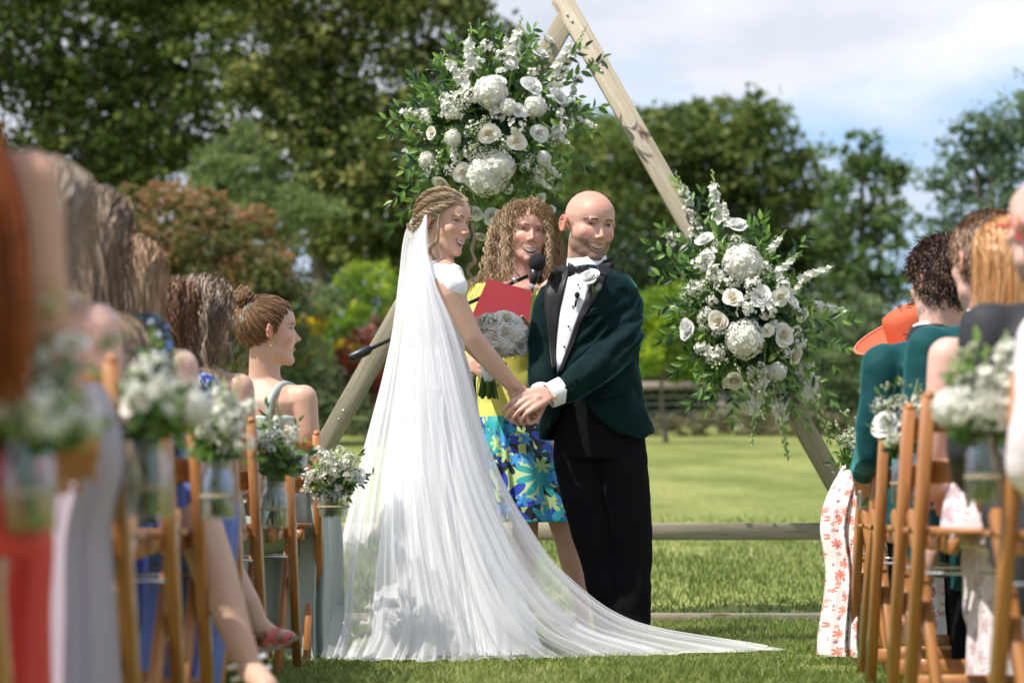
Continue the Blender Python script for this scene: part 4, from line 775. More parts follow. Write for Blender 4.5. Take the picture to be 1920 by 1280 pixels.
def lockcurl(f, root, mt, path, n=14, r=.0016, wv=.007, sp=.004, name='loose_curl', wl=3.):
    C = cr(path, 34); out = []
    for i in range(n):
        a = g.random()*6.28; t = np.linspace(0,1,34); o = g.normal(0,sp,3); out.append(C+o*t[:,None]**.5*1.2+np.stack([wv*t*np.sin(t*2*pi*wl+a*.15), wv*t*np.cos(t*2*pi*wl+a*.15), 0*t],1))
    return hair(f, root, np.array(out), g.integers(0,60,n), r, mt, g, name, cap=False)
lockcurl(fB, bride, H_BRIDE, [(.074,.034,.05),(.080,.030,.0),(.074,.036,-.05),(.080,.018,-.10),(.076,.024,-.135)], 22)
lockcurl(fB, bride, H_BRIDE, [(-.066,.055,.04),(-.072,.075,-.01),(-.066,.085,-.06),(-.06,.10,-.11),(-.06,.09,-.15),(-.058,.112,-.20)], 16, wv=.010, sp=.003)
# gown
mb = MB(); mb.loft(ringsW(YB, [(495,822,33,.10),(505,822,45,.165),(524,820,50,.180),(560,820,49,.160),(600,824,50,.146),(640,826,45,.126),(665,826,44,.122),(700,824,54,.150),(740,824,62,.172)]), 28)
for d in (-1,1): mb.limb([W(832,517,YB+.140*d), W(843,526,YB+.160*d), W(850,536,YB+.168*d)], [.048,.052,.049])
mb.ell(W(858,588,YB-.06), (.042,.06,.055), n=14)
cloth('gown_bodice', mb, .0045, WHITE, bride, .0065, (13,13,7), 3)
skirt('gown_skirt', [(W(824,655,YB),.090,.126,.0),(W(824,700,YB),.112,.152,.1),(W(823,760,YB),.136,.175,.2),(W(822,850,YB),.160,.19,.45),(W(826,960,YB-.02),.195,.22,.7),(W(836,1080,YB-.05),.24,.26,1),(W(846,1180,YB-.08),.272,.30,1.2),(W(850,1218,YB-.10),.295,.33,1.3),(W(852,1226,YB-.11),.31,.35,1.3)], WHITE, bride, 260, ((7,.014),(13,.009),(22,.004)), 4, 60)
# veil: two sheer layers from the comb at the back of the head to the train on the grass
LV_ = np.array([(784,388,8.80),(756,440,8.84),(746,520,8.90),(734,620,8.90),(714,710,8.88),(690,800,8.82),(664,900,8.70),(641,1000,8.55),(622,1100,8.36),(612,1180,8.18),(604,1238,8.08)])
MV_ = np.array([(796,386,8.74),(790,450,8.66),(788,530,8.58),(792,620,8.50),(797,710,8.44),(803,800,8.38),(812,900,8.30),(830,1000,8.22),(856,1100,8.13),(890,1190,8.03),(915,1242,7.99)])
RV_ = np.array([(801,388,8.70),(796,450,8.60),(815,530,8.53),(850,610,8.49),(876,700,8.47),(900,790,8.47),(938,890,8.47),(990,985,8.48),(1065,1082,8.48),(1210,1176,8.50),(1478,1223,8.60)])
def veil(name, off, seed, u1=1., nu=320, nv=150, base=.25):
    g = np.random.default_rng(seed); kn = [np.array([W(*p) for p in A]) for A in (LV_,MV_,RV_)]; C = [cr(k, nv) for k in kn]; u = np.linspace(0,u1,nu); P = np.zeros((nv,nu,3))
    a, b, c = (x[:,None] for x in C); t = u[None,:,None]; P = a*(1-t)*(1-2*t)*1 + b*4*t*(1-t) + c*t*(2*t-1)
    v = np.linspace(0,1,nv)[:,None]; ph = 2*pi*(11*u+2.8*vnoise(np.stack([u*6,0*u,0*u],1),seed)+1.0*vnoise(np.stack([u*19,0*u,0*u],1),seed+3)); ph2 = 2*pi*(23*u+1.5*vnoise(np.stack([u*13,0*u,0*u],1),seed+5))
    A = (.003+.021*v**1.1)*(1+.5*vnoise(np.stack([u*9,0*u+3,0*u],1),seed+9))[None]; d = A*np.sin(ph+1.2*v)+.12*A*np.sin(ph2-2*v)+.5*A*np.sin(.43*ph+3*v)
    n = np.cross(np.gradient(P,axis=0), np.gradient(P,axis=1)); n /= np.maximum(np.linalg.norm(n,axis=2),1e-9)[...,None]; n *= np.sign(-n[...,1:2]-.001); P = P+n*d[...,None]; P[...,0] += .55*A*np.cos(ph+1.2*v); P[...,1] += off
    fl = ground_z(P[...,1])+.010+.012*np.abs(np.sin(ph*.5+v*9))*(v>.9)+.006*g.random(P.shape[:2])*0; P[...,2] = np.maximum(P[...,2], fl)
    tone = base + .10*(1-u)[None] + .05*vnoise(np.stack([u*14,0*u,0*u],1),seed+7)[None]*np.ones_like(v) + .28*(1-v)**4 + .35*np.clip((v-.965)/.035,0,1); mbv = MB(); mbv.grid(P, tone=np.clip(tone,0,1).ravel()); return mbv.put(name, VEIL, bride)
veil('veil', 0, 5, base=.11); veil('veil_underlayer', .045, 15, .985, base=.06)
mb = MB()
for x in np.linspace(-.035,.035,9): mb.tube([fB.w((x,-.112,.055)), fB.w((x,-.118,.025))], .0014, 5)
mb.tube([fB.w((x,-.112,.056)) for x in np.linspace(-.037,.037,7)], .003, 6); mb.put('hair_comb', CHROME, bride)
# ================================================================ THE GROOM
YG = 8.98; gG = np.array([W(1140,1210,YG)[0], YG, 0]); groom = thing('person', gG, 'bald smiling groom in dark green velvet dinner jacket and black bow tie', 'person')
fG = Fr(W(1106,425,YG), 23, -12, -3, 1.12, 1.06)
mb = MB(); headform(mb, fG, 1, W(1098,508,YG+.01), .058)
mb.loft(ringsW(YG, [(505,1100,40,.07),(522,1104,78,.11),(560,1106,84,.125),(640,1106,76,.12),(740,1112,64,.10),(800,1115,62,.10)]), 24)
mb.limb([W(1168,548,YG), W(1164,655,YG-.13), W(1052,728,YG-.25), W(1030,738,YG-.26)], [.055,.045,.032,.028])
mb.limb([W(1036,548,YG-.03), W(1012,660,YG-.03), W(1018,748,YG-.2)], [.052,.042,.028])
hand(mb, W(1029,738,YG-.27), W(992,752,YG-.31)-W(1029,738,YG-.27), (.0,-1,.55), 1, 1.12, (.62,.70,.78,.88), -.01, (.35,.55))
hand(mb, W(1014,750,YG-.21), W(996,778,YG-.23)-W(1014,750,YG-.21), (.5,.7,-.2), -1, 1.08, (1.1,1.15,1.2,1.25), -.01, (.4,.3))
for s in (-1,1): mb.limb([W(1135+s*32,800,YG), W(1140+s*28,1000,YG), W(1165+s*22,1170,YG)], [.075,.055,.04])
VG, FG = skinbody('body', mb, fG, groom, SK_GROOM, male=1, stub=1.0)
face_parts(fG, VG, FG, groom, gaze=(-.35,0), open_=1.0, mw=.031, male=1, brow=BROWM, lip=LIPM, skm=SK_GROOM)
# jacket
g = np.random.default_rng(9); mb = MB()
mb.loft(ringsW(YG, [(500,1102,34,.07),(510,1104,58,.10),(522,1106,76,.125),(545,1107,92,.148),(600,1107,95,.158),(660,1107,90,.155),(700,1108,89,.152)]), 40)
for s in (0,):
    mb.limb([W(1156,553,YG), W(1168,570,YG-.02), W(1168,648,YG-.12), W(1118,690,YG-.19), W(1062,729,YG-.245)], [.080,.075,.070,.063,.052], 24)
    mb.limb([W(1046,556,YG-.03), W(1036,572,YG-.03), W(1020,655,YG-.05), W(1016,720,YG-.15)], [.075,.070,.062,.050], 24)
# skirts of the jacket: open in front, a thick shell
rows = []; inner = []
for py, cx, a, b, t0, t1 in ((690,1108,89,.152,-2.02,-2.00),(720,1109,92,.156,-2.10,-1.95),(755,1112,97,.162,-2.22,-1.78),(785,1115,103,.170,-2.40,-1.55),(808,1118,109,.176,-2.62,-1.28),(824,1120,111,.178,-2.80,-.9)):
    th = np.linspace(t1, t0+2*pi, 60); c = W(cx,py,YG); rows.append(np.stack([c[0]+a/S(YG)*np.cos(th), c[1]+b*np.sin(th), c[2]+.028*np.clip((np.cos(th)-.75)/.25,0,1)*(py>780)+0*th],-1)); inner.append(np.stack([c[0]+(a/S(YG)-.016)*np.cos(th), c[1]+(b-.016)*np.sin(th), rows[-1][:,2]],-1))
A, B = np.array(rows), np.array(inner); shell = np.concatenate([A, B[:,::-1], A[:,:1]],1); full = np.concatenate([np.repeat(shell[:1].mean(1,keepdims=True)*0+shell[:1],1,1), shell]); 
mbs = MB(); nA = A.shape[1]
mbs.grid(shell); 
for e in (0,-1):
    q = np.stack([A[e],B[e]],0); mbs.grid(q if e == 0 else q[::-1])
mb.add(mbs.arr(), q=np.concatenate(mbs.q)[:, ::-1])
def wm(V): return .55+.8*np.clip((V[:,0]-W(1120,600,YG)[0])*6,0,1)*np.clip(1-np.abs(V[:,2]-1.15)*2.2,0,1)
VJ, FJ = remesh(mb, .0052, 2); VJ = wrinkle(VJ, FJ, .008, (11,11,13), 12, wm(VJ))
el = W(1150,640,YG); q = VJ-el; pr = q[:,0]*.57-q[:,2]*.82; al = q[:,0]*.82+q[:,2]*.57; nz = fbm(VJ*[7,7,7], 2, 77); sl_ = np.clip((VJ[:,0]-W(1068,600,YG)[0])/.05,0,1)*np.clip(1-np.abs(q[:,2])/.26,0,1)*np.clip((YG-.02-VJ[:,1])/.06,0,1)
fold = np.sin(2*pi*(pr/.052+.55*al/.2)+3.2*nz); fold = np.sign(fold)*np.abs(fold)**.7; VJ = VJ+normals(VJ, FJ)*(fold*.0062*sl_)[:,None]
jk = link('jacket', mesh('jacket', VJ-parent_loc(groom), FJ, VELVET), groom); thin(jk, .4)
bj = bvh_of(VJ, FJ if not isinstance(FJ, list) else FJ[0])
sf_ = patch(bj, [(1066,500),(1052,545),(1044,600),(1040,650),(1043,698)], [(1112,503),(1104,545),(1084,595),(1067,645),(1047,698)], 9, 26, .003, 'shirt_front', SHIRT, groom, .003)
patch(bj, [(1052,495),(1032,512),(1020,556),(1026,620),(1036,696)], [(1070,500),(1058,545),(1047,600),(1043,650),(1045,698)], 6, 26, .007, 'lapel', SATIN_B, jk, .001)
patch(bj, [(1110,505),(1103,545),(1083,595),(1066,645),(1046,700)], [(1140,503),(1124,548),(1095,594),(1075,647),(1051,702)], 6, 26, .007, 'lapel', SATIN_B, jk, .001)
patch(bj, [(1112,494),(1118,500),(1122,512)], [(1150,482),(1152,500),(1136,518)], 6, 8, .006, 'collar', SATIN_B, jk, .001)
patch(bj, [(1092,592),(1092,597)], [(1124,583),(1125,588)], 5, 3, .006, 'breast_pocket', VELVET, jk)
patch(bj, [(1120,742),(1120,752)], [(1180,730),(1181,740)], 6, 3, .006, 'pocket_flap', VELVET, jk)
MB().lathe((0,0,0), [(0,.004),(.006,.004),(.007,.002),(.007,0)], 12)
BTN = MB().lathe((0,0,0), [(0,.005),(.006,.0045),(.0075,.002),(.0075,-.003)], 12).mesh('button', BLACK)
for x, y in ((1062,726),(1071,719),(1080,712)):
    d = nrm(W(x,y,9)-np.array([0,0,CZ])); h = bj.ray_cast(Vector((0,0,CZ)), Vector(d)); place(BTN, 'button', np.array(h[0]), frame(np.array(h[1])), .75, jk)
BT2 = MB().lathe((0,0,0), [(0,.003),(.0035,.003),(.004,0)], 10).mesh('stud', BLACK)
for x, y in ((1084,534),(1074,575),(1066,612),(1058,650)):
    d = nrm(W(x,y,9)-np.array([0,0,CZ])); h = bj.ray_cast(Vector((0,0,CZ)), Vector(d)); place(BT2, 'stud', np.array(h[0])-d*.009, frame((0,-1,0)), 1, sf_)
# shirt collar, cuffs, bow tie
fc = W(1100,498,YG); mb = MB(); th = np.linspace(0,2*pi,40,endpoint=False)
for r, dz in ((.074,0),): mb.grid(np.array([[[fc[0]+rr*math.cos(t)*1.0, fc[1]+rr*.95*math.sin(t), fc[2]+z+.012*math.sin(t)+.010*math.cos(t)] for t in th] for rr, z in ((.078,-.022),(.073,.036),(.071,.038),(.069,.030))]), closed=True)
mb.put('shirt_collar', SHIRT, groom)
for a, b, r0, r1 in ((W(1056,730,YG-.248), W(1029,742,YG-.262), .049, .046), (W(1016,722,YG-.155), W(1014,742,YG-.185), .042, .040)):
    d = nrm(b-a); R = frame(d); t = np.linspace(0,2*pi,28,endpoint=False); ring = lambda c, r: c+(R[:,0]*np.cos(t)[:,None]+R[:,1]*np.sin(t)[:,None])*r
    MB().grid(np.array([ring(a,r0),ring(b,r1),ring(b,r1-.004),ring(a,r0-.006)]), closed=True).put('shirt_cuff', SHIRT, groom)
MB().ell(W(1041,744,YG-.312), (.007,.004,.009), n=10).put('cufflink', GOLD, groom)
mb = MB(); bw = W(1084,505,YG-.118); rr = [(0,.010,.010),(.010,.009,.010),(.024,.019,.013),(.040,.024,.009)]
for s in (-1,1):
    P = []; t = np.linspace(0,2*pi,16,endpoint=False)
    for x, h, d in rr: c = bw+np.array([s*x*.95, .010*x/.05*(1 if s > 0 else .4), -.0-.004*s*x/.05]); P.append(np.stack([c[0]+0*t, c[1]+d*.55*np.cos(t), c[2]+h*np.sin(t)*(1+.12*np.cos(5*t)*(x>.03))],-1))
    P.append(np.repeat(P[-1].mean(0)[None],16,0)); mb.grid(np.array(P) if s > 0 else np.array(P)[:,::-1], closed=True)
mb.ell(bw+[0,-.004,0], (.011,.010,.014), n=12); mb.put('bow_tie', SATIN_B, groom)
# boutonniere and clip microphone
h = bj.ray_cast(Vector((0,0,CZ)), Vector(nrm(W(1110,535,9)-np.array([0,0,CZ])))); hp = np.array(h[0]); bt = thing('buttonhole_flower', hp, 'single white rose buttonhole pinned to the green velvet lapel', 'flowers')
place(rose_mesh(77, PETAL, 12, .8, .8), 'rose', hp+[-.004,-.020,.014], frame((-.3,-.65,.7)), (.050,.050,.062), bt)
for i in range(5): place(FL['tiny'][i%2], 'blossom_cluster', hp+[.012+.006*i-.01*(i>2),-.014,-.018+.004*i], frame((.4,-1,-.2)), .011, bt)
for a in ((.03,-.012,.0),(.028,-.01,.018),(.0,-.012,-.03)): place(LEAVES[3], 'leaf', hp+[.004,-.012,0], frame((0,-1,.2), RNG.random()), .034, bt)
mb = MB(); mb.tube([hp+[0,-.016,0], hp+[.008,-.014,-.045]], .003, 6); mb.put('stem', STEM, bt)
h = bj.ray_cast(Vector((0,0,CZ)), Vector(nrm(W(1082,556,9)-np.array([0,0,CZ])))); hp = np.array(h[0]); cm = thing('clip_microphone', hp, 'tiny black clip microphone on the groom\'s shirt edge', 'microphone')
MB().ell(hp+[0,-.022,.004], (.010,.010,.012), n=12).put('foam_windshield', FOAM, cm); MB().tube([hp+[-.001,-.02,-.006], hp+[-.008,-.018,-.04]], [.006,.004], 8).put('mic_clip', PLASTIC, cm)
# trousers and shoes
mb = MB(); mb.loft(ringsW(YG, [(680,1108,72,.12),(745,1110,78,.13),(790,1116,84,.135),(830,1126,84,.135),(860,1130,80,.13)]), 28)
mb.loft(ringsW(YG, [(800,1090,52,.10,.02),(860,1092,54,.10,.02),(930,1098,48,.09,.01),(1000,1113,44,.082),(1060,1128,40,.078),(1120,1145,37,.072,-.01),(1168,1152,35,.07,-.02),(1190,1154,36,.075,-.02)]), 24)
mb.loft(ringsW(YG, [(800,1156,52,.105,-.02),(860,1162,52,.10,-.02),(930,1169,50,.095,-.02),(1000,1178,46,.085,-.02),(1060,1180,41,.078,-.03),(1120,1181,37,.072,-.04),(1170,1182,34,.07,-.05),(1192,1182,35,.075,-.05)]), 24)
def tm(V): return .5+.8*np.clip((.45-V[:,2])/.3,0,1)
cloth('trousers', mb, .0055, BLACK, groom, .007, (7,7,9), 31, 3, mask=tm)
patch(bj, [(1215,820),(1216,830)], [(1222,818),(1222,828)], 2, 2, .001, 'vent', VELVET, groom) if False else None
for x, dy in ((1150,-.06),(1184,-.09)):
    c = W(x,1204,YG+dy); mb = MB(); mb.limb([c+[.0,.02,.035-c[2]], c+[-.03,-.10,.032-c[2]], c+[-.045,-.17,.026-c[2]]], [.042,.045,.034]); mb.box(c+[-.02,-.06,.008-c[2]], (.05,.13,.008)); V, F = remesh(mb,.006,4); V[:,2] = np.maximum(V[:,2], .001); link('shoe', mesh('shoe', V-gG, F, SATIN_B), groom)
# ================================================================ THE CELEBRANT
YC = 9.4; gC = np.array([W(975,1200,YC)[0], YC, 0.]); cel = thing('person', gC, 'laughing woman with curly fair hair in yellow jacket and flowered skirt between bride and groom', 'person')
fC = Fr(W(988,442,YC), 12, 0, -4, 1.03, 1.04)
mb = MB(); headform(mb, fC, 0, W(976,535,YC), .050)
mb.loft(ringsW(YC, [(528,974,28,.06),(542,970,60,.10),(570,962,70,.115),(640,958,62,.11),(720,956,58,.11),(790,958,66,.13),(850,960,60,.12)]), 24)
mb.limb([W(902,562,YC), W(894,640,YC-.05), W(890,690,YC-.24)], [.045,.036,.027]); mb.limb([W(1025,562,YC), W(1028,650,YC-.05), W(985,640,YC-.26)], [.045,.036,.026])
hand(mb, W(884,688,YC-.25), (1,-.25,.1), (-.1,-1,.2), 1, .98, (.9,.95,1.0,1.05), .02); hand(mb, W(992,642,YC-.27), (-.75,-.2,.5), (.2,.9,.1), -1, .95, (.5,.5,.5,.5), .02)
mb.limb([W(1030,860,YC), W(1054,975,YC), W(1064,1010,YC), W(1073,1050,YC+.01), W(1092,1135,YC+.02), W(1092,1180,YC+.02)], [.075,.055,.050,.050,.028,.027]); mb.limb([W(1090,1184,YC+.02), W(1082,1193,YC-.10)], [.028,.022])
mb.limb([W(960,860,YC), W(985,975,YC), W(985,1050,YC), W(980,1135,YC), W(980,1180,YC)], [.075,.052,.047,.028,.027]); mb.limb([W(980,1184,YC), W(975,1193,YC-.12)], [.028,.022])
VC, FC = skinbody('body', mb, fC, cel, SK_CEL)
face_parts(fC, VC, FC, cel, gaze=(.1,0), open_=1.6, mw=.031, lip=LIPM, brow=BROWB, skm=SK_CEL, wide_eye=.6)
g = np.random.default_rng(21); long_hair(fC, cel, H_CURL, g, 2300, .34, .0016, .0095, .060, .012, out=.50, steps=42, thick=.024, keepface=1, wander=.10, front=.066, sides=2)
mb = MB(); mb.loft(ringsW(YC, [(545,966,66,.10),(560,964,74,.122),(620,958,68,.125),(700,954,60,.118),(760,956,62,.125),(796,956,64,.135)]), 30)
mb.limb([W(905,560,YC), W(896,640,YC-.05), W(893,668,YC-.10)], [.066,.055,.050]); mb.limb([W(1022,560,YC), W(1030,650,YC-.05), W(1015,650,YC-.12)], [.066,.055,.050])
jc, V_, F_ = cloth('yellow_jacket', mb, .005, YELLOW, cel, .005, (9,9,9), 41, 3)
bc = bvh_of(V_, F_)
patch(bc, [(956,545),(962,560),(970,578)], [(1004,545),(994,562),(976,580)], 6, 8, .004, 'neckline', SK_CEL, cel)
skirt('flowered_skirt', [(W(956,782,YC),.128,.135,0),(W(957,800,YC),.140,.145,.4),(W(964,860,YC),.160,.165,.8),(W(972,920,YC),.176,.18,1.1),(W(978,972,YC),.188,.19,1.3),(W(978,978,YC),.184,.186,1.3)], SKIRT, cel, 220, ((8,.012),(5,.008)), 8, 40)
for x, dy in ((1084,.0),(977,-.02)):
    c = W(x,1196,YC+dy-.04); gz = float(ground_z(c[1])); c[2] = gz; mb = MB(); mb.box(c+[0,-.02,.012],(.036,.115,.010)); mb.box(c+[0,.07,.022],(.03,.03,.02)); 
    for q in (-.07,-.03,.06): mb.tube([c+[-.036,q,.02],c+[-.02,q,.055],c+[.0,q,.066],c+[.02,q,.055],c+[.036,q,.02]], .005, 6)
    mb.put('sandal', mat('tan_leather', (.35,.16,.08), .5), cel)
# folder of notes, held open
fo = W(940,590,YC-.3); fld_ = thing('folder', fo, 'dark red folder of notes held open behind the bouquet', 'folder')
q = [W(914,524,YC-.18), W(997,546,YC-.18), W(988,664,YC-.30), W(886,583,YC-.30)]
q = [W(914,524,YC-.20), W(997,546,YC-.20), None, W(876,612,YC-.34)]
pn = np.cross(q[1]-q[0], q[3]-q[0]); c0_ = np.array([0,0,CZ]); dr = W(986,668,9.)-c0_; q[2] = c0_+dr*np.dot(q[0]-c0_,pn)/np.dot(dr,pn)
def slab(q, nrm_, e0, e1, grow_=1.): c = np.mean(q,0); Q = [c+(p-c)*grow_ for p in q]; return MB().add([*(p+nrm_*e0 for p in Q), *(p+nrm_*e1 for p in Q)], [[0,1,2,3],[7,6,5,4],[0,4,5,1],[1,5,6,2],[2,6,7,3],[3,7,4,0]])
nn = nrm(np.cross(q[1]-q[0], q[3]-q[0])); nn = nn if nn[1] < 0 else -nn
slab(q, nn, 0, .004).put('cover', RED, fld_, False); slab(q, nn, -.012, -.001, .965).put('pages', PAPER, fld_, False)
up_ = nrm((q[0]+q[1])-(q[2]+q[3])); slab([p+up_*.006 for p in q], nn, -.018, -.014, .985).put('cover', RED, fld_, False); MB().tube([q[0]-nn*.008+up_*.002, q[1]-nn*.008+up_*.002], .0035, 6).put('page_edge', mat('pink_page_edge', (.75,.42,.46), .6), fld_)
# bouquet
bb = W(940,640,YC-.42); bq = thing('bouquet', bb, 'round bouquet of white and cream roses and hydrangea with bound green stems', 'flowers'); s9 = S(YC-.42); YQ = YC-.42
for kd, x, y, r in (('rose',925,607,20),('rose',948,600,18),('hyd',968,625,24),('rose',930,630,19),('white',908,615,17),('hyd',950,648,22),('rose',946,625,19),('white',975,648,15),('hyd',915,600,14),('white',960,604,15),('rose',908,637,14),('hyd',980,632,14)):
    u, v = (x-942)/50, (y-630)/48; nm = np.array([u*.9,-.9,-v*.8+.2]); bloom(kd, W(x,y,YQ-.07*(1-.7*(u*u+v*v))), nm, r/s9*(1 if kd == 'hyd' else 1.2), bq)
for i in range(9):
    bloom('cl', W(942+RNG.uniform(-38,38),628+RNG.uniform(-32,30),YQ-.06), (RNG.uniform(-.4,.4),-1,.5), .030, bq)
for i in range(14):
    a = RNG.random()*2.6+.3; x, y = 942+46*math.cos(a), 632+42*math.sin(a)*RNG.uniform(.5,1); bloom('tiny', W(x,y,YQ-.03), ((x-942)/50,-.8,-.4), .021, bq)
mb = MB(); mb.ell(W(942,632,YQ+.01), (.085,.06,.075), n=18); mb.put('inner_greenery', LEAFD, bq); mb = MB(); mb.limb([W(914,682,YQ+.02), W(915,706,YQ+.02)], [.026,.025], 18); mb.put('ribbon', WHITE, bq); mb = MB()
for i in range(34): a = RNG.random()*6.28; r = math.sqrt(RNG.random()); mb.tube([W(935,655,YQ)+[.02*r*math.cos(a),.02*r*math.sin(a),0], W(914,695,YQ+.02)+[.019*r*math.cos(a),.019*r*math.sin(a),0], W(914,745+RNG.uniform(-6,3),YQ+.02)+[.040*r*math.cos(a),.035*r*math.sin(a),0]], .0035, 6, tone=RNG.random())
mb.put('stems', mat('cut_stems', (.06,.13,.03), .5, ramp=[(0,(.03,.07,.02)),(1,(.12,.22,.05))]), bq)
# microphone on a boom stand
YM = 9.28; ms = thing('microphone_stand', np.array([W(800,1200,YM)[0], YM, 0]), 'black boom microphone stand reaching from behind the veil to the celebrant', 'microphone stand')
pv = W(800,604,YM); MB().tube([[pv[0],YM,.10],[pv[0],YM,.75]], .012, 10).put('pole', PLASTIC, ms); MB().tube([[pv[0],YM,.72],pv], .008, 10).put('inner_pole', CHROME, ms)
MB().tube([W(668,666,YM), W(990,517,YM)], .0075, 10).put('boom', PLASTIC, ms); MB().tube([W(655,672,YM), W(660,670,YM), W(690,656,YM), W(697,653,YM)], [.015,.019,.019,.010], 14).put('counterweight', PLASTIC, ms)
MB().ell(pv, .024, n=12).put('clutch', PLASTIC, ms); MB().tube([W(962,527,YM-.01), W(968,524,YM-.01)], .014, 10).put('cable_clip', CHROME, ms)
for k in range(3): a = k*2.1+.5; MB().tube([[pv[0],YM,.12],[pv[0]+.30*math.cos(a),YM+.30*math.sin(a),.02]], .009, 8).put('leg', PLASTIC, ms)
mc = thing('microphone', W(1003,510,YM-.01), 'handheld style microphone with a round black foam ball in front of the celebrant\'s chin', 'microphone')
MB().ell(W(1007,492,YM-.03), (.034,.034,.036), n=24).put('foam_windshield', FOAM, mc); MB().tube([W(1004,505,YM-.03), W(1001,525,YM-.02), W(999,532,YM-.02)], [.021,.017,.012], 16).put('mic_clip', PLASTIC, mc); MB().tube([W(999,528,YM-.02), W(996,556,YM)], .011, 12).put('mic_body', CHROME, mc)
# ================================================================ CHAIRS
def make_chair(X, Y, yaw, label, ztop=.757):
    t = thing('folding_chair', (X,Y,0), label, 'chair', 'wooden folding chairs along the aisle'); t.rotation_euler.z = -rad(yaw)
    def B(nm, a, b, w_, th, up=(0,1,0)): m = MB(); m.bar(a, b, w_, th, up); return link(nm, m.mesh(nm, W_CHAIR, True), t)
    for s in (-1,1):
        po = B('post', (s*.21,-.20,ztop), (s*.207,.07,0), .026, .040); B('leg', (s*.178,.12,.50), (s*.178,-.17,0), .024, .034)
        m = MB(); m.ell((s*.21,-.20,ztop), (.013,.020,.014), n=12); link('post_cap', m.mesh('post_cap', W_CHAIR), po)
        B('seat_rail', (s*.155,-.20,.425), (s*.155,.18,.445), .022, .036, (0,0,1))
    B('back_slat', (-.197,-.178,.705), (.197,-.178,.705), .055, .014); B('back_slat', (-.197,-.125,.592), (.197,-.125,.592), .055, .014)
    for k in range(6): B('seat_slat', (-.19,-.17+.066*k,.458), (.19,-.17+.066*k,.458), .056, .012, (0,0,1)) if 0 else B('seat_slat', (-.19,-.17+.066*k,.458), (.19,-.17+.066*k,.458), .050, .013, (0,0,1))
    B('stretcher', (-.165,-.185,.08), (.165,-.185,.08), .045, .016); B('stretcher', (-.19,.13,.10), (.19,.13,.10), .04, .016); m = MB(); m.tube([(-.2,.0,.36),(.2,.0,.36)], .004, 6); link('bolt', m.mesh('bolt', CHROME), t)
    return t
proto = make_chair(-.852, 8.15, 0, 'wooden folding chair under the bun haired guest in sage, nearest the bride')
def gcopy(q, c):
    d = q.copy(); COL.objects.link(d); d.parent = c
def copy_chair(X, Y, yaw, label):
    r = proto.copy(); COL.objects.link(r); r.location = (X,Y,0); r.rotation_euler.z = -rad(yaw); r['label'] = label
    for ch in list(proto.children): c = ch.copy(); COL.objects.link(c); c.parent = r; [gcopy(q, c) for q in ch.children]
    return r
for X, Y, yaw, lb in ((-.935,7.07,4,'wooden folding chair with the leafy green jar tied to it, left of the bride'), (-.89,7.66,3,'wooden folding chair directly behind the bun haired guest\'s chair'), (-.89,4.97,3,'wooden folding chair between the stock jar and the large bloom jar'), (-.91,6.30,3,'wooden folding chair without a jar between the leafy jar and the stock jar'), (-.895,5.47,3,'wooden folding chair with the jar of white stocks tied to its post'),
    (-.880,4.32,3,'wooden folding chair in front of the blue dress with the large white bloom jar'), (-.90,3.33,3,'blurred wooden folding chair nearest the camera on the bride side'),
    (-1.38,7.75,3,'wooden folding chair next inward from the sage guest\'s chair'), (-1.40,5.9,3,'wooden folding chair in the row behind the lady in blue print'), (-1.38,4.9,3,'wooden folding chair behind the jar with the large white bloom'),
    (1.357,8.15,-3,'wooden folding chair of the curly haired groomsman, with the waxflower jar'), (1.29,7.45,-6,'wooden folding chair just behind the curly haired groomsman\'s chair'), (1.20,6.68,-3,'wooden folding chair with the jar of wide open white blooms'),
    (1.18,6.18,-3,'wooden folding chair between the white bloom jar and the charcoal jacket'), (1.125,5.58,-3,'wooden folding chair under the bare armed guest with tall square posts'), (1.150,4.73,-3,'blurred wooden folding chair with the big stock jar near the picture edge'), (1.90,7.7,-3,'wooden folding chair next outward from the curly haired groomsman'), (1.72,6.2,-3,'wooden folding chair outward of the blurred guests on the groom side')):
    copy_chair(X, Y, yaw, lb)
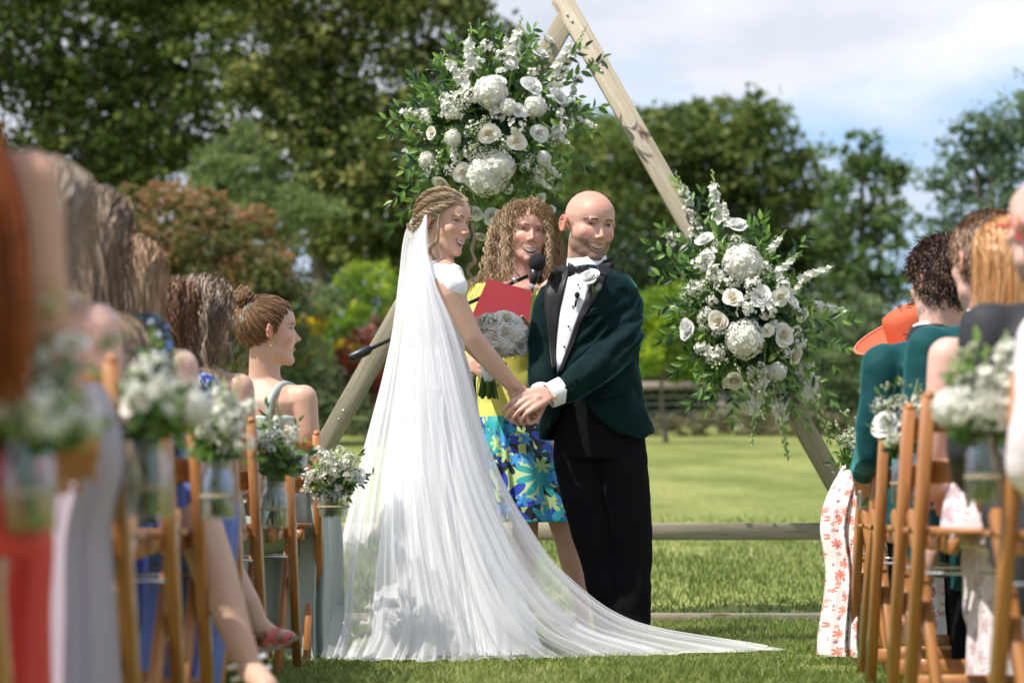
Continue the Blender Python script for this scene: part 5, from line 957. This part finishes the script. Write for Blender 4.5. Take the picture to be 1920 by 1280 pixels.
# ================================================================ JARS OF FLOWERS
def jar(x, yt, yb, Y, label, blooms, leaves, globe=False, seed=0, fill=None, knot=None):
    s = S(Y); top = W(x,yt,Y); bot = W(x,yb,Y); h = top[2]-bot[2]; r = h*(.30 if not globe else .56); t = thing('flower_jar', bot, label, 'flower jar', 'flower jars tied to the aisle chairs')
    prof = [(0,.004),(r*.92,.002),(r,h*.06),(r,h*.72),(r*.78,h*.86),(r*.78,h*.98),(r*.82,h),(r*.74,h),(r*.72,h*.86),(r*.93,h*.71),(r*.93,h*.08),(0,h*.05)] if not globe else [(0,0),(r*.6,h*.04),(r*.9,h*.22),(r,h*.45),(r*.97,h*.75),(r*.93,h),(r*.89,h),(r*.93,h*.75),(r*.95,h*.45),(r*.85,h*.24),(0,h*.07)]
    MB().lathe(bot, prof, 32).put('glass', GLASS, t); wl = .58 if not globe else .5
    MB().lathe(bot, [(0,h*.07),(r*.88,h*.09),(r*.92,h*.2),(r*.92,h*wl),(0,h*wl)], 28).put('water', WATER, t)
    if not globe:
        for z in (.88,.94): MB().lathe(bot, [(r*.79,h*z),(r*.82,h*(z+.015)),(r*.79,h*(z+.03))], 28).put('screw_rim', GLASS, t)
    mb = MB(); a = np.linspace(0,2*pi,24)
    for z in (.40,.43): mb.tube(np.stack([bot[0]+r*1.02*np.cos(a), bot[1]+r*1.02*np.sin(a), np.full(24, bot[2]+h*z)],1), .0018, 5)
    if knot is not None: k = np.array(knot); mb.tube([bot+[0,-r,h*.42], k], .0018, 5); mb.tube([bot+[0,-r,h*.9], k+[0,0,.05]], .0018, 5)
    mb.put('twine', TWINE, t); st = MB(); LV = Leaves(t, 90); g = np.random.default_rng(seed)
    for kd, px, py, rr, *o in blooms:
        p = W(px,py,Y+g.uniform(-.03,.03)); p0 = bot+[g.uniform(-.5,.5)*r, g.uniform(-.5,.5)*r, h*.1]; q = top+[g.uniform(-.4,.4)*r, 0, 0]; st.tube(cr([p0,q,p-[0,0,.02]], 10), .0026, 5, tone=.5)
        up = nrm(p-top); nm = up*.8+[0,-.9,.15]; 
        if kd in ('spike','tail'): L_ = rr/s; place(FL[kd][g.integers(len(FL[kd]))], 'stock_spike', p-up*L_*.5, frame(nrm(up+np.array([0,0,.6])), g.random()*6), L_, t)
        else: bloom(kd, p, nm+g.normal(0,.2,3), rr/s*(1.25 if kd in ('rose','white') else 1), t)
    for px, py, n, lf in leaves: p = W(px,py,Y+g.uniform(-.05,.04)); sprig(LV, st, top+[g.uniform(-.3,.3)*r,0,-.01], p, .01, lf/s, n)
    for i in range(8): a = g.random()*6.28; st.tube([bot+[r*.6*math.cos(a), r*.6*math.sin(a), h*.08], top+[-r*.5*math.cos(a), -r*.5*math.sin(a), .01]], .0024, 5, tone=.4)
    if fill:
        for i in range(16):
            a = g.random()*6.28; q = math.sqrt(g.random()); px = fill[0]+fill[2]*1.0*q*math.cos(a); py = fill[1]-fill[3]*.75+fill[3]*1.0*q*math.sin(a)*(.9); nm = np.array([(px-fill[0])/fill[2],-.9,-(py-fill[1])/fill[3]*.6]); bloom(('cl','tiny')[i%2], W(px,py,Y-.04-.03*(1-q)), nm+g.normal(0,.2,3), g.uniform(.26,.40)*fill[2]/s, t)
    LV.done(); st.put('stems', STEM, t, kind='stuff')
    if fill: V, F, T = leafcloud([(W(fill[0],fill[1],Y+.01), (fill[2]/s,fill[2]/s*.8,fill[3]/s))], 500, .03, clump=.25, per=15, shell=.2, aspect=2.2); mb = MB(); mb.add(V, q=F, tone=T); mb.put('greenery', LEAFM, t, kind='stuff')
    return t
jar(625,918,972,7.88,'small round bowl of white stocks and waxflower on the chair nearest the bride', [('cl',590,905,20),('cl',600,925,18),('cl',612,895,17),('tiny',622,862,20),('tiny',640,850,18),('cl',655,900,16),('white',668,893,15),('cl',575,915,13),('bud',598,880,16),('bud',612,872,16),('cl',633,915,15),('cl',650,918,12),('bud',668,865,14),('tiny',645,868,15),('cl',580,893,15),('cl',620,935,12)], [(675,850,6,22),(680,905,6,18),(655,935,5,18),(590,855,5,16),(640,945,4,16)], True, 1, (628,898,45,36))
jar(514,903,991,6.82,'clear jar of leafy greenery with small white stock, left of the round bowl', [('spike',548,820,55),('tail',505,800,60),('tail',520,775,50),('cl',540,845,14),('white',560,860,15),('tiny',545,800,14),('bud',500,830,16)], [(500,760,8,26),(520,770,7,24),(560,790,7,24),(490,800,7,26),(575,850,6,34),(540,880,5,36),(568,830,6,26),(500,860,6,26),(530,850,6,30)], False, 2, (525,855,32,40))
jar(409,865,976,5.22,'clear jar of white stocks beside the blue printed sleeve', [('spike',420,770,120),('spike',445,760,110),('spike',465,790,100),('spike',400,770,95),('spike',430,800,90),('cl',455,830,24),('cl',425,740,26),('cl',470,770,24),('cl',440,790,26),('bud',410,725,24)], [(390,730,7,34),(400,800,7,36),(480,860,5,34),(385,770,6,34),(375,830,5,32)], False, 3, (405,825,36,38))
jar(280,830,976,4.08,'clear jar with one large white bloom and pale green buds', [('hyd',365,768,36),('cl',262,715,34),('tiny',300,700,40),('cl',320,735,34),('rose',262,760,30),('bud',290,650,34),('bud',340,690,34),('bud',250,720,30),('cl',345,735,30),('cl',305,750,28),('tiny',250,770,28),('bud',300,760,30),('cl',280,690,28)], [(285,635,6,44),(330,800,6,60),(250,800,6,44),(230,740,6,44),(340,740,5,48),(280,800,6,50)], False, 4, (285,785,46,44))
jar(48,812,1004,3.1,'blurred nearest jar of white gypsophila and a pale green rose', [('tiny',30,720,60),('tiny',80,740,60),('cl',110,720,46),('cl',10,700,50),('tiny',150,760,46),('rose',132,655,30),('bud',95,590,50),('bud',150,650,40),('cl',60,680,42),('tiny',0,760,60),('cl',170,790,30)], [(110,560,7,60),(200,650,5,60),(20,600,7,60),(60,800,7,66),(0,820,6,60),(120,820,6,60),(-20,660,6,60)], False, 5, (60,800,90,50))
jar(1632,872,957,7.85,'clear jar of waxflower with green buds, beside the curly haired groomsman', [('tiny',1598,825,24),('tiny',1620,812,22),('tiny',1580,832,18),('tiny',1612,845,20),('bud',1572,803,18),('bud',1558,800,14),('bud',1590,785,20),('cl',1640,825,18),('tiny',1640,850,16),('bud',1605,790,16)], [(1560,795,5,20),(1575,850,6,24),(1600,860,6,22),(1640,862,5,22),(1560,868,4,26),(1650,840,6,22)], False, 6, (1615,850,34,28))
jar(1700,849,946,6.2,'clear jar with an open white lisianthus and white stocks', [('white',1665,800,25),('spike',1710,790,90),('spike',1722,770,100),('spike',1695,770,80),('tiny',1655,765,24),('tiny',1680,760,22),('cl',1720,820,24),('cl',1700,810,24),('bud',1660,735,22),('bud',1690,725,22),('tail',1718,735,50),('cl',1735,790,20)], [(1650,740,5,28),(1680,720,5,28),(1690,840,6,28),(1740,830,5,26),(1640,800,5,26)], False, 7, (1698,830,32,28))
jar(1850,818,948,4.62,'blurred clear jar of big white stocks and buds near the picture edge', [('spike',1850,720,150),('spike',1885,700,160),('spike',1905,730,130),('spike',1830,740,120),('hyd',1785,765,38),('cl',1810,740,36),('cl',1860,790,36),('cl',1890,790,34),('bud',1790,720,36),('bud',1825,680,40),('bud',1800,690,34),('cl',1900,670,30)], [(1830,650,4,60),(1790,700,5,44),(1800,810,6,44),(1850,820,6,44),(1820,790,6,44)], False, 8, (1840,800,50,36))
# ================================================================ SEATED GUESTS
def seated(label, hx, hy, Y, yaw, face, hairdo, hairmat_, top, topm, low, lowm, sk, k=1., hd=1., seed=0, pitch=0, male=0, leg=True, roll=0, **o):
    """a guest on a chair: hx, hy is where the middle of the head is seen; yaw body, face head, degrees right of straight ahead"""
    hp = W(hx,hy,Y); base = np.array([hp[0]+o.get('bx',0), Y+.03, 0.]); t = thing('person', base, label, 'person'); kz = hp[2]/1.145; c, s_ = math.cos(rad(yaw)), math.sin(rad(yaw)); fm = 1. if male else .88
    def Lc(x, y, z): x *= k; y *= k; return base+np.array([x*c+y*s_, -x*s_+y*c, z*kz])
    ly = rad(o.get('ly', 0)); lx = o.get('lx', 0)
    def Lg(x, y, z): return base+np.array([lx+x*k*math.cos(ly)+y*k*math.sin(ly), -x*k*math.sin(ly)+y*k*math.cos(ly), z*kz])
    f = Fr(hp, 180-(-face) if 0 else 180+0-face if 0 else 180-face, pitch, roll, kz*hd*1.03)
    yw = -rad(yaw); mb = MB(); headform(mb, f, male, Lc(0,-.01,.965), .050+.008*male)
    T_ = lambda e=0: [(Lc(0,0,.44),(.155+e)*k,(.13+e)*k,yw),(Lc(0,0,.52),(.152*fm/.9+e)*k,(.125+e)*k,yw),(Lc(0,.01,.66),(.135*fm+e)*k,(.10+e)*k,yw),(Lc(0,.01,.80),(.165*fm+e)*k,(.115+e)*k,yw),(Lc(0,-.005,.90),(.180*fm+e)*k,(.110+e)*k,yw),(Lc(0,-.01,.95),(.145*fm+e)*k,(.080+e)*k,yw),(Lc(0,-.01,.985),(.065+e)*k,(.055+e*.5)*k,yw)]
    mb.loft(T_(), 24); sh = .178*fm
    arms = [[Lc(s*sh,-.01,.915), Lc(s*(sh+.012),-.005,.80), Lc(s*(sh+.018),.03,.67), Lc(s*(sh-.06),.22,.60)] for s in (-1,1)]
    for s, A in zip((-1,1), arms):
        mb.limb([Lc(0,-.01,.925), A[0]], [.045*k,.044*k]); sl = .80 if top in ('jacket','shirt') else 1.; mb.limb(A, [sl*.050*k*fm/.95,sl*.043*k*fm/.95,sl*.036*k,.026*k]); hand(mb, A[3], Lc(s*(sh-.12),.30,.575)-A[3], (0,0,1), -s, .95*k, (.5,.5,.5,.5), .02)
    legs = [[Lg(s*.085,.02,.50), Lg(s*.085,.36,.50), Lg(s*.085,.38,.44), Lg(s*.08,.36,.09)] for s in (-1,1)]
    for A in legs: mb.limb(A, [.075*k,.056*k,.052*k,.036*k]); mb.limb([A[3]+[0,0,-.03], A[3]+np.array([0,1,0])*.13+[0,0,-.05]], [.034,.026])
    for L_, R_ in o.get('limbs', ()): mb.limb(L_, R_)
    V, F = remesh(mb, .007, 3, .5); V, T = facework(V, f, male, 0); V[:,2] = np.maximum(V[:,2], .006); me = mesh('body', V-base, F, sk, True, T); thin(link('body', me, t), .4 if o.get('fc') else .22)
    if o.get('fc'): face_parts(f, V, F, t, open_=.15, brow=BROWB, mw=.022, skm=sk)
    g = np.random.default_rng(seed+100)
    if hairdo == 'long': long_hair(f, t, hairmat_, g, o.get('hn',800), o.get('hl',.40), o.get('hr',.0026), o.get('wave',.008), o.get('wl',.09), .0, thick=o.get('ht',.024), steps=28, cols=[(CR_C, CR_R+.002), (np.array([0,-.015,-.09]), np.array([.056,.058,.07])), (np.array([0,-.045,-.26]), np.array([.21,.11,.09])), (np.array([0,-.04,-.40]), np.array([.17,.135,.16]))])
    elif hairdo == 'short':
        roots = scalp_roots(o.get('hn',2400), g, .070, -.075); gl = grav(f); cu = o.get('curly',0)
        def fl(p, t_, rt): v = np.zeros_like(p)+gl*.8; v[:,1] += .4*(rt[:,2] > .09)-.25; v += (p-CR_C)*(4 if cu else 1.2); return v
        P, cl = grow(roots, fl, 9, (.0045 if cu else .0042), [(CR_C,CR_R+.001)], g, .010 if cu else .006, .006 if cu else .001, .020, .5 if cu else .18, 160, .003); hair(f, t, P, cl, .0021, hairmat_, g, cap=True, capback=-.075, streak=.28, sides=2)
    elif hairdo == 'bun':
        roots = scalp_roots(1500, g, .070, -.050); tg = np.array([.015,-.085,.100])
        def fl(p, t_, rt): v = tg-p; v /= np.linalg.norm(v,axis=1)[:,None]; v[:,0] += np.sign(rt[:,0])*.2*(1-t_); return v
        P, cl = grow(roots, fl, 15, .0105, [(CR_C,CR_R+.001)], g, .010, .0015, .05, .08, 80, .001); hair(f, t, P, cl, .0019, hairmat_, g)
        ps = []
        for i in range(260):
            a = np.linspace(0, pi*1.5, 22)+g.random()*6.3; nv = nrm(g.normal(0,.35,3)+[.1,-1,.35]); Rf = frame(nv); rr = .030*(.35+.75*g.random()); dz = g.normal(0,.010); ps.append(np.array([.02,-.088,.125])+(np.cos(a)[:,None]*Rf[:,0]+np.sin(a)[:,None]*Rf[:,1])*rr+Rf[:,2]*dz+np.stack([.003*np.sin(a*3+i),0*a,.003*np.cos(a*2+i)],1))
        hair(f, t, np.array(ps), g.integers(0,70,260), .0022, hairmat_, g, 'bun', cap=False)
    # clothes
    if top in ('dress','strapped'):
        mb = MB(); e = .012; R_ = T_(e); mb.loft(R_[:4]+[(Lc(0,.005,.855),(.168*fm+e)*k,(.112+e)*k,yw)], 28); cloth('dress_top', mb, .008, topm, t, .004, (8,8,7), seed, 3)
        for s in (-1,1): mb = MB(); mb.tube(cr([Lc(s*.085,-.116,.835), Lc(s*.085,-.100,.91), Lc(s*.088,-.05,.958), Lc(s*.09,.0,.965), Lc(s*.088,.06,.945), Lc(s*.085,.10,.90), Lc(s*.08,.120,.835)], 20), .007 if top == 'dress' else .012, 8); mb.put('strap', topm, t)
    elif top in ('jacket','shirt'):
        e = .022 if top == 'jacket' else .014; mb = MB(); R_ = T_(e); R_[-1] = (Lc(0,-.01,.975),(.085)*k,(.075)*k,yw); mb.loft(R_, 30)
        for s, A in zip((-1,1), arms): mb.limb([Lc(s*.05,-.01,.925), A[0]+[0,0,-.006]], [.060*k,.060*k]); mb.limb(A[:3]+[A[2]*.15+A[3]*.85], [.061*k,.057*k,.052*k,.042*k])
        if top == 'jacket': mb.loft([(Lc(0,-.03,.40),.19*k,.135*k,yw),(Lc(0,-.02,.56),.178*k,.14*k,yw)], 28); mb.loft([(Lc(.10,-.10,.30),.08*k,.035*k,yw),(Lc(.08,-.12,.46),.10*k,.04*k,yw)], 18); mb.loft([(Lc(-.10,-.10,.30),.08*k,.035*k,yw),(Lc(-.08,-.12,.46),.10*k,.04*k,yw)], 18)
        jo, Vj, Fj = cloth('jacket' if top == 'jacket' else 'shirt', mb, .008, topm, t, .006, (10,10,13), seed, 3)
        a = np.linspace(0,2*pi,36,endpoint=False); nk = Lc(0,-.012,.985)
        for nm, mt, r0, h0, h1 in (('collar', o.get('collar', topm), .080, -.018, .026), ('shirt_collar', SHIRT, .070, 0, .036)):
            if top == 'shirt' and nm == 'shirt_collar': continue
            MB().grid(np.array([[nk+[rr*k*math.cos(x), rr*k*math.sin(x), z+.014*math.cos(x-pi/2+yw)*-1] for x in a] for rr, z in ((r0+.012,h0),(r0,h1),(r0-.004,h1+.002),(r0-.006,h1-.01))]), closed=True).put(nm, mt, t)
    if leg:
        mb = MB()
        if low == 'trousers':
            for A in legs: mb.limb(A, [.088*k,.070*k,.066*k,.054*k])
            mb.limb([Lg(-.06,0,.49), Lg(.06,0,.49)], [.105,.105]); cloth('trousers', mb, .009, lowm, t, .006, (8,8,8), seed+3, 3)
            for A in legs: m = MB(); m.limb([A[3]+[0,0,-.045], A[3]+np.array([0,1,0])*.16+[0,0,-.055]], [.045,.036]); Vs, Fs = remesh(m, .008, 2); Vs[:,2] = np.maximum(Vs[:,2],.003); link('shoe', mesh('shoe', Vs-base, Fs, SATIN_B), t)
        else:
            for A in legs: mb.limb(A[:3]+[A[2]*.45+A[3]*.55], [.092*k,.078*k,.078*k,.075*k])
            mb.limb([Lg(-.06,0,.50), Lg(.06,0,.50)], [.105,.105]); mb.limb([Lg(-.07,.34,.44), Lg(.07,.34,.44)], [.07,.07]); mb.limb([Lg(-.07,.2,.49), Lg(.07,.2,.49)], [.08,.08]); cloth('skirt', mb, .009, lowm, t, .010, (7,7,6), seed+3, 3)
            if low == 'long': skirt('long_skirt', [(Lg(0,.28,.48),.13*k,.12*k,.2),(Lg(0,.30,.34),.15*k,.14*k,.7),(Lg(0,.28,.02),.17*k,.17*k,1.1)], lowm, t, 160, ((9,.014),(5,.012)), seed, 24)
    return t, f, Lc
def drape(root, name, rows, Y, m, seed=0, folds=((7,.014),(13,.007))):
    skirt(name, [(W(x,y,Y+(dd[0] if dd else 0)), a/S(Y), b, q) for (y,x,a,b,q,*dd) in rows], m, root, 200, folds, seed, 40)
# bride side
p1, f1, L1 = seated('young woman with flower pinned bun and sage satin dress, face in profile', 504,625,8.12, 28, 72, 'bun', H_BUN, 'strapped', SAGE, 'long', SAGE, SK_BRIDE, seed=1, fc=1, pitch=2, bx=-.01, lx=-.03, k=1.0)
drape(p1, 'dress_drape', [(905,575,40,.12,.3),(960,588,42,.14,.8),(1060,592,42,.15,1.1),(1150,590,44,.16,1.2),(1225,592,48,.17,1.3),(1236,598,56,.19,1.3)], 8.24, SAGE, 3)
MB().tube(cr([f1.w((.083,-.012,-.032)), f1.w((.088,-.006,-.040)), f1.w((.083,-.012,-.048)), f1.w((.080,-.018,-.040)), f1.w((.083,-.012,-.033))], 14), .0013, 6).put('earring', GOLD, p1)
for i in range(9): a = i*.5; place(FL['tiny'][i%2], 'hair_flower', f1.w((.045+.010*math.sin(a*2), -.072-.004*i+.006*math.cos(a*3), .095-.010*i*.7)), frame(f1.R@np.array([.5,-.5,.7])), .012, p1)
p2, f2, L2 = seated('woman with long wavy ash hair and sage dress strap, beside the bun haired guest', 384,592,7.15, 25, 60, 'long', H_ASH, 'strapped', SAGE, 'long', SAGE, SK_BRIDE, seed=2, hn=1100, hl=.34, wave=.008, wl=.12, ht=.018, hd=.95, bx=-.03, lx=-.06)
for i in range(5): place(FL['tiny'][i%2], 'hair_flower', f2.w((.05,-.055-.008*i, .105-.012*i)), frame(f2.R@np.array([.6,-.4,.6])), .010, p2)
p3, f3, L3_ = seated('brown haired woman with loose waves in blue and white print dress', 312,596,6.62, 22, 52, 'long', H_BROWN, 'shirt', BLUEP, 'long', PERI, SK_BRIDE, seed=3, hn=1200, hl=.34, wave=.009, wl=.13, ht=.020, hd=.95, bx=-.05, lx=-.07)
fq = W(548,1194,6.75); toe = [W(466,1128,6.75), W(484,1172,6.75), W(512,1190,6.75), W(545,1192,6.75)]
mb = MB(); mb.limb([W(420,1060,6.9), *toe], [.05,.032,.030,.024,.016]); V_, F_ = remesh(mb,.006,3); link('crossed_foot', mesh('crossed_foot', V_-parent_loc(p3), F_, SK_BRIDE, True, np.full(len(V_),.5)), p3)
mb = MB(); P_ = cr([W(452,1200,6.75), W(490,1222,6.75), W(530,1212,6.75), W(562,1196,6.75)], 14); mb.grid(np.stack([P_+[0,-.035,0],P_+[0,-.036,.012],P_+[0,.035,.012],P_+[0,.034,0],P_+[0,-.035,0]],1)); mb.put('sandal_sole', mat('cork_sole', (.35,.26,.16), .8, var=.2, vs=60), p3)
for x0, y0, x1, y1 in ((496,1210,522,1176),(520,1208,500,1180),(532,1206,546,1184)):
    mb = MB(); C_ = [cr([W(x0+o_,y0,6.712), W((x0+x1)/2+o_,(y0+y1)/2-3,6.708), W(x1+o_,y1,6.735), W(x1+o_,y1+8,6.79)], 10) for o_ in (-7,-3,1,5)]; mb.grid(np.array(C_)); mb.grid(np.array(C_)[::-1]+[0,.003,0]); mb.put('sandal_strap', mat('coral_leather', (.62,.13,.11), .5), p3)
p4, f4, L4_ = seated('woman with straight light brown hair and bare pale shoulders, behind the flower jar', 250,528,6.05, 20, 45, 'long', H_LBR, 'dress', PINKP, 'long', PERI, SK_PALE, seed=4, bx=-.02, lx=-.08, hn=900, hl=.32, wave=.003, wl=.16, hr=.0028, ht=.013, hd=.94)
p5, f5, L5_ = seated('woman with long straight ash blonde hair in dark blue meadow print dress', 178,448,5.4, 20, 40, 'long', H_ASH, 'shirt', DARKP, 'short', PERI, SK_BRIDE, seed=5, bx=-.02, lx=-.08, hn=1000, hl=.40, wave=.004, wl=.18, hr=.0028, ht=.014, hd=.95, limbs=[([W(372,985,5.5), W(405,1080,5.45), W(450,1205,5.4), W(470,1255,5.4), W(500,1290,5.3)], [.055,.051,.033,.030,.028])])
mb = MB()
for y0, dx in ((1240,0),(1262,8)): a = np.linspace(0,2*pi,20); c_ = W(463+dx,y0,5.42); mb.tube(np.stack([c_[0]+.040*np.cos(a), c_[1]+.040*np.sin(a), c_[2]+.014*np.cos(a)],1), .006, 8)
mb.put('ankle_strap', WHITE, p5)
drape(p5, 'blue_skirt', [(880,375,52,.10,.3),(960,385,55,.12,.8),(1060,380,52,.13,1.1),(1160,370,48,.13,1.2),(1290,355,44,.13,1.2)], 5.75, PERI, 5)
p6, f6, L6_ = seated('woman with shoulder length silvery blonde hair and bare pink back in lilac dress', 98,405,4.5, 22, 40, 'long', H_GREY, 'strapped', LILAC, 'short', LILAC, SK_PALE, seed=6, bx=-.05, lx=-.08, hn=900, hl=.24, wave=.004, wl=.16, hr=.003, ht=.012, hd=.90, k=1.0)
drape(p6, 'lilac_skirt', [(720,152,42,.10,.2),(800,165,60,.13,.5),(880,165,62,.14,.8),(1000,140,55,.14,1.0),(1150,140,60,.16,1.1),(1300,140,66,.18,1.2)], 4.0, LILAC, 6, ((5,.016),(9,.008)))
p7, f7, L7_ = seated('blurred auburn haired woman in coral red dress cut by the picture edge', -185,25,3.15, 22, 40, 'long', H_AUB, 'dress', CORALRED, 'short', CORALRED, SK_TAN, seed=7, bx=.035, lx=-.2, hn=800, hl=.60, wave=.006, wl=.14, hr=.0035, k=1.0)
g = np.random.default_rng(70); out_ = []
for i in range(260):
    a, b = g.random(), g.random(); out_.append(cr([W(-150+90*a,120,3.05), W(-90+80*a,250+20*a,3.0), W(-60+95*a+10*b,430,2.98), W(-50+90*a+14*b,600,2.98), W(-40+75*a+20*b,690+70*b,3.0)], 16)+g.normal(0,.006,3))
P_ = np.array(out_); hair(f7, p7, f7.l(P_.reshape(-1,3)).reshape(P_.shape), g.integers(0,60,260), .0022, H_AUB, g, 'hair_lock', cap=False, sides=3)
drape(p7, 'red_skirt', [(880,5,50,.10,.3),(1000,15,58,.13,.8),(1150,5,56,.13,1.1),(1300,0,60,.14,1.2)], 3.6, CORALRED, 7)
# groom side
q1, g1, M1 = seated('groomsman with curly dark hair in teal velvet jacket, seen from behind', 1768,532,7.2, -22, -28, 'short', H_DARK, 'jacket', VELVET2, 'trousers', BLACK, SK_PALE, k=1.04, hd=1.05, seed=11, male=1, curly=1, collar=SATIN_B, bx=-.02, lx=.06)
q0, g0, M0 = seated('woman hidden under a wide orange straw hat in white and coral print dress', 1722,640,8.05, -20, -60, 'long', H_BROWN, 'dress', CORALP, 'long', CORALP, SK_PALE, seed=12, hn=300, hl=.2)
drape(q0, 'printed_skirt', [(870,1612,28,.10,.2),(930,1592,34,.13,.7),(990,1582,34,.13,.9),(1080,1590,30,.14,1.0),(1190,1582,34,.16,1.2),(1226,1584,38,.17,1.2)], 8.3, CORALP, 8)
ht = thing('sun_hat', g0.w((0,0,.09)), 'wide brimmed orange straw hat showing over the teal jacket shoulder', 'hat'); Rh = np.array(Matrix.Rotation(rad(-24),3,'Y') @ Matrix.Rotation(rad(14),3,'X')); th = np.linspace(0,2*pi,56,endpoint=False); hc = W(1716,628,8.05)
for nm, pr in (('hat_crown', [(0,.098),(.060,.097),(.084,.088),(.090,.070),(.095,.0)]), ('hat_brim', [(.094,.0),(.12,-.004),(.16,.004),(.195,.020),(.205,.027),(.203,.022),(.16,-.001),(.094,-.004)])):
    P = np.array([[Rh@np.array([r*math.cos(a), r*.95*math.sin(a), z])+hc for a in th] for r, z in pr]); MB().grid(P, closed=True).put(nm, ORANGE, ht)
MB().tube([Rh@np.array([.205*math.cos(a), .195*math.sin(a), .027])+hc for a in np.linspace(0,2*pi,60)], .004, 6).put('brim_edge', mat('pink_piping', (.75,.20,.16), .5), ht)
q2, g2, M2 = seated('man with straight brown hair in teal velvet jacket behind the curly haired groomsman', 1852,494,6.35, -18, -24, 'short', H_BROWN, 'jacket', VELVET2, 'trousers', BLACK, SK_PALE, k=1.1, hd=1.06, seed=13, male=1, collar=SATIN_B, bx=.02, lx=.10)
q3, g3, M3 = seated('woman with long straight ginger blonde hair and bare arm in pale printed dress', 1895,500,5.75, -15, -35, 'long', H_GING, 'dress', PINKP, 'long', PINKP, SK_PALE, seed=14, hn=1000, hl=.26, wave=.001, wl=.2, hr=.0028, ht=.010, k=1.05, lx=.12)
q4, g4, M4 = seated('shaven headed man in charcoal jacket with red spectacle arm at the picture edge', 1962,430,5.1, -14, -20, 'none', H_DARK, 'jacket', GREYJ, 'trousers', BLACK, SK_PALE, seed=15, male=1, k=1.05, bx=.05, lx=.16)
MB().tube(cr([g4.w((-.084,.0,.006)), g4.w((-.084,.05,.010)), g4.w((-.07,.095,.012))], 10), .004, 8).put('spectacle_arm', mat('red_plastic', (.6,.04,.04), .3), q4); MB().tube(cr([g4.w((-.083,-.01,.006)), g4.w((-.086,-.024,-.014)), g4.w((-.084,-.028,-.034))], 10), .004, 8).put('spectacle_arm', mat('red_plastic', (.6,.04,.04), .3), q4)
q5, g5, M5 = seated('person in white shirt mostly outside the picture, nearest on the groom side', 2165,440,4.45, -8, -20, 'short', H_GREY, 'shirt', PINKSH, 'trousers', GREYJ, SK_PALE, seed=16, male=1, k=1.1, lx=.12)
# nude heels beside the chair leg
hl = W(1705,1180,6.45); hp_ = thing('high_heel_shoe', np.array([hl[0],6.45,0]), 'nude pink high heeled shoe on a raised foot between the chair legs', 'shoe'); hm = mat('nude_patent', (.62,.36,.30), .25)
mb = MB(); mb.limb([W(1738,1040,6.5), W(1722,1110,6.48), W(1706,1150,6.45), W(1698,1185,6.40)], [.036,.028,.032,.026]); V_, F_ = remesh(mb,.006,3); link('foot', mesh('foot', V_-parent_loc(q3), F_, SK_PALE, True, np.full(len(V_),.5)), q3)
mb = MB(); mb.limb([W(1716,1185,6.44), W(1698,1190,6.38), W(1686,1172,6.36)], [.030,.028,.018]); V_, F_ = remesh(mb,.005,3); link('upper', mesh('upper', V_-parent_loc(hp_), F_, hm), hp_); MB().tube([W(1722,1178,6.47), W(1724,1215,6.47), W(1724,1250,6.47)], [.014,.007,.005], 10).put('heel', hm, hp_)
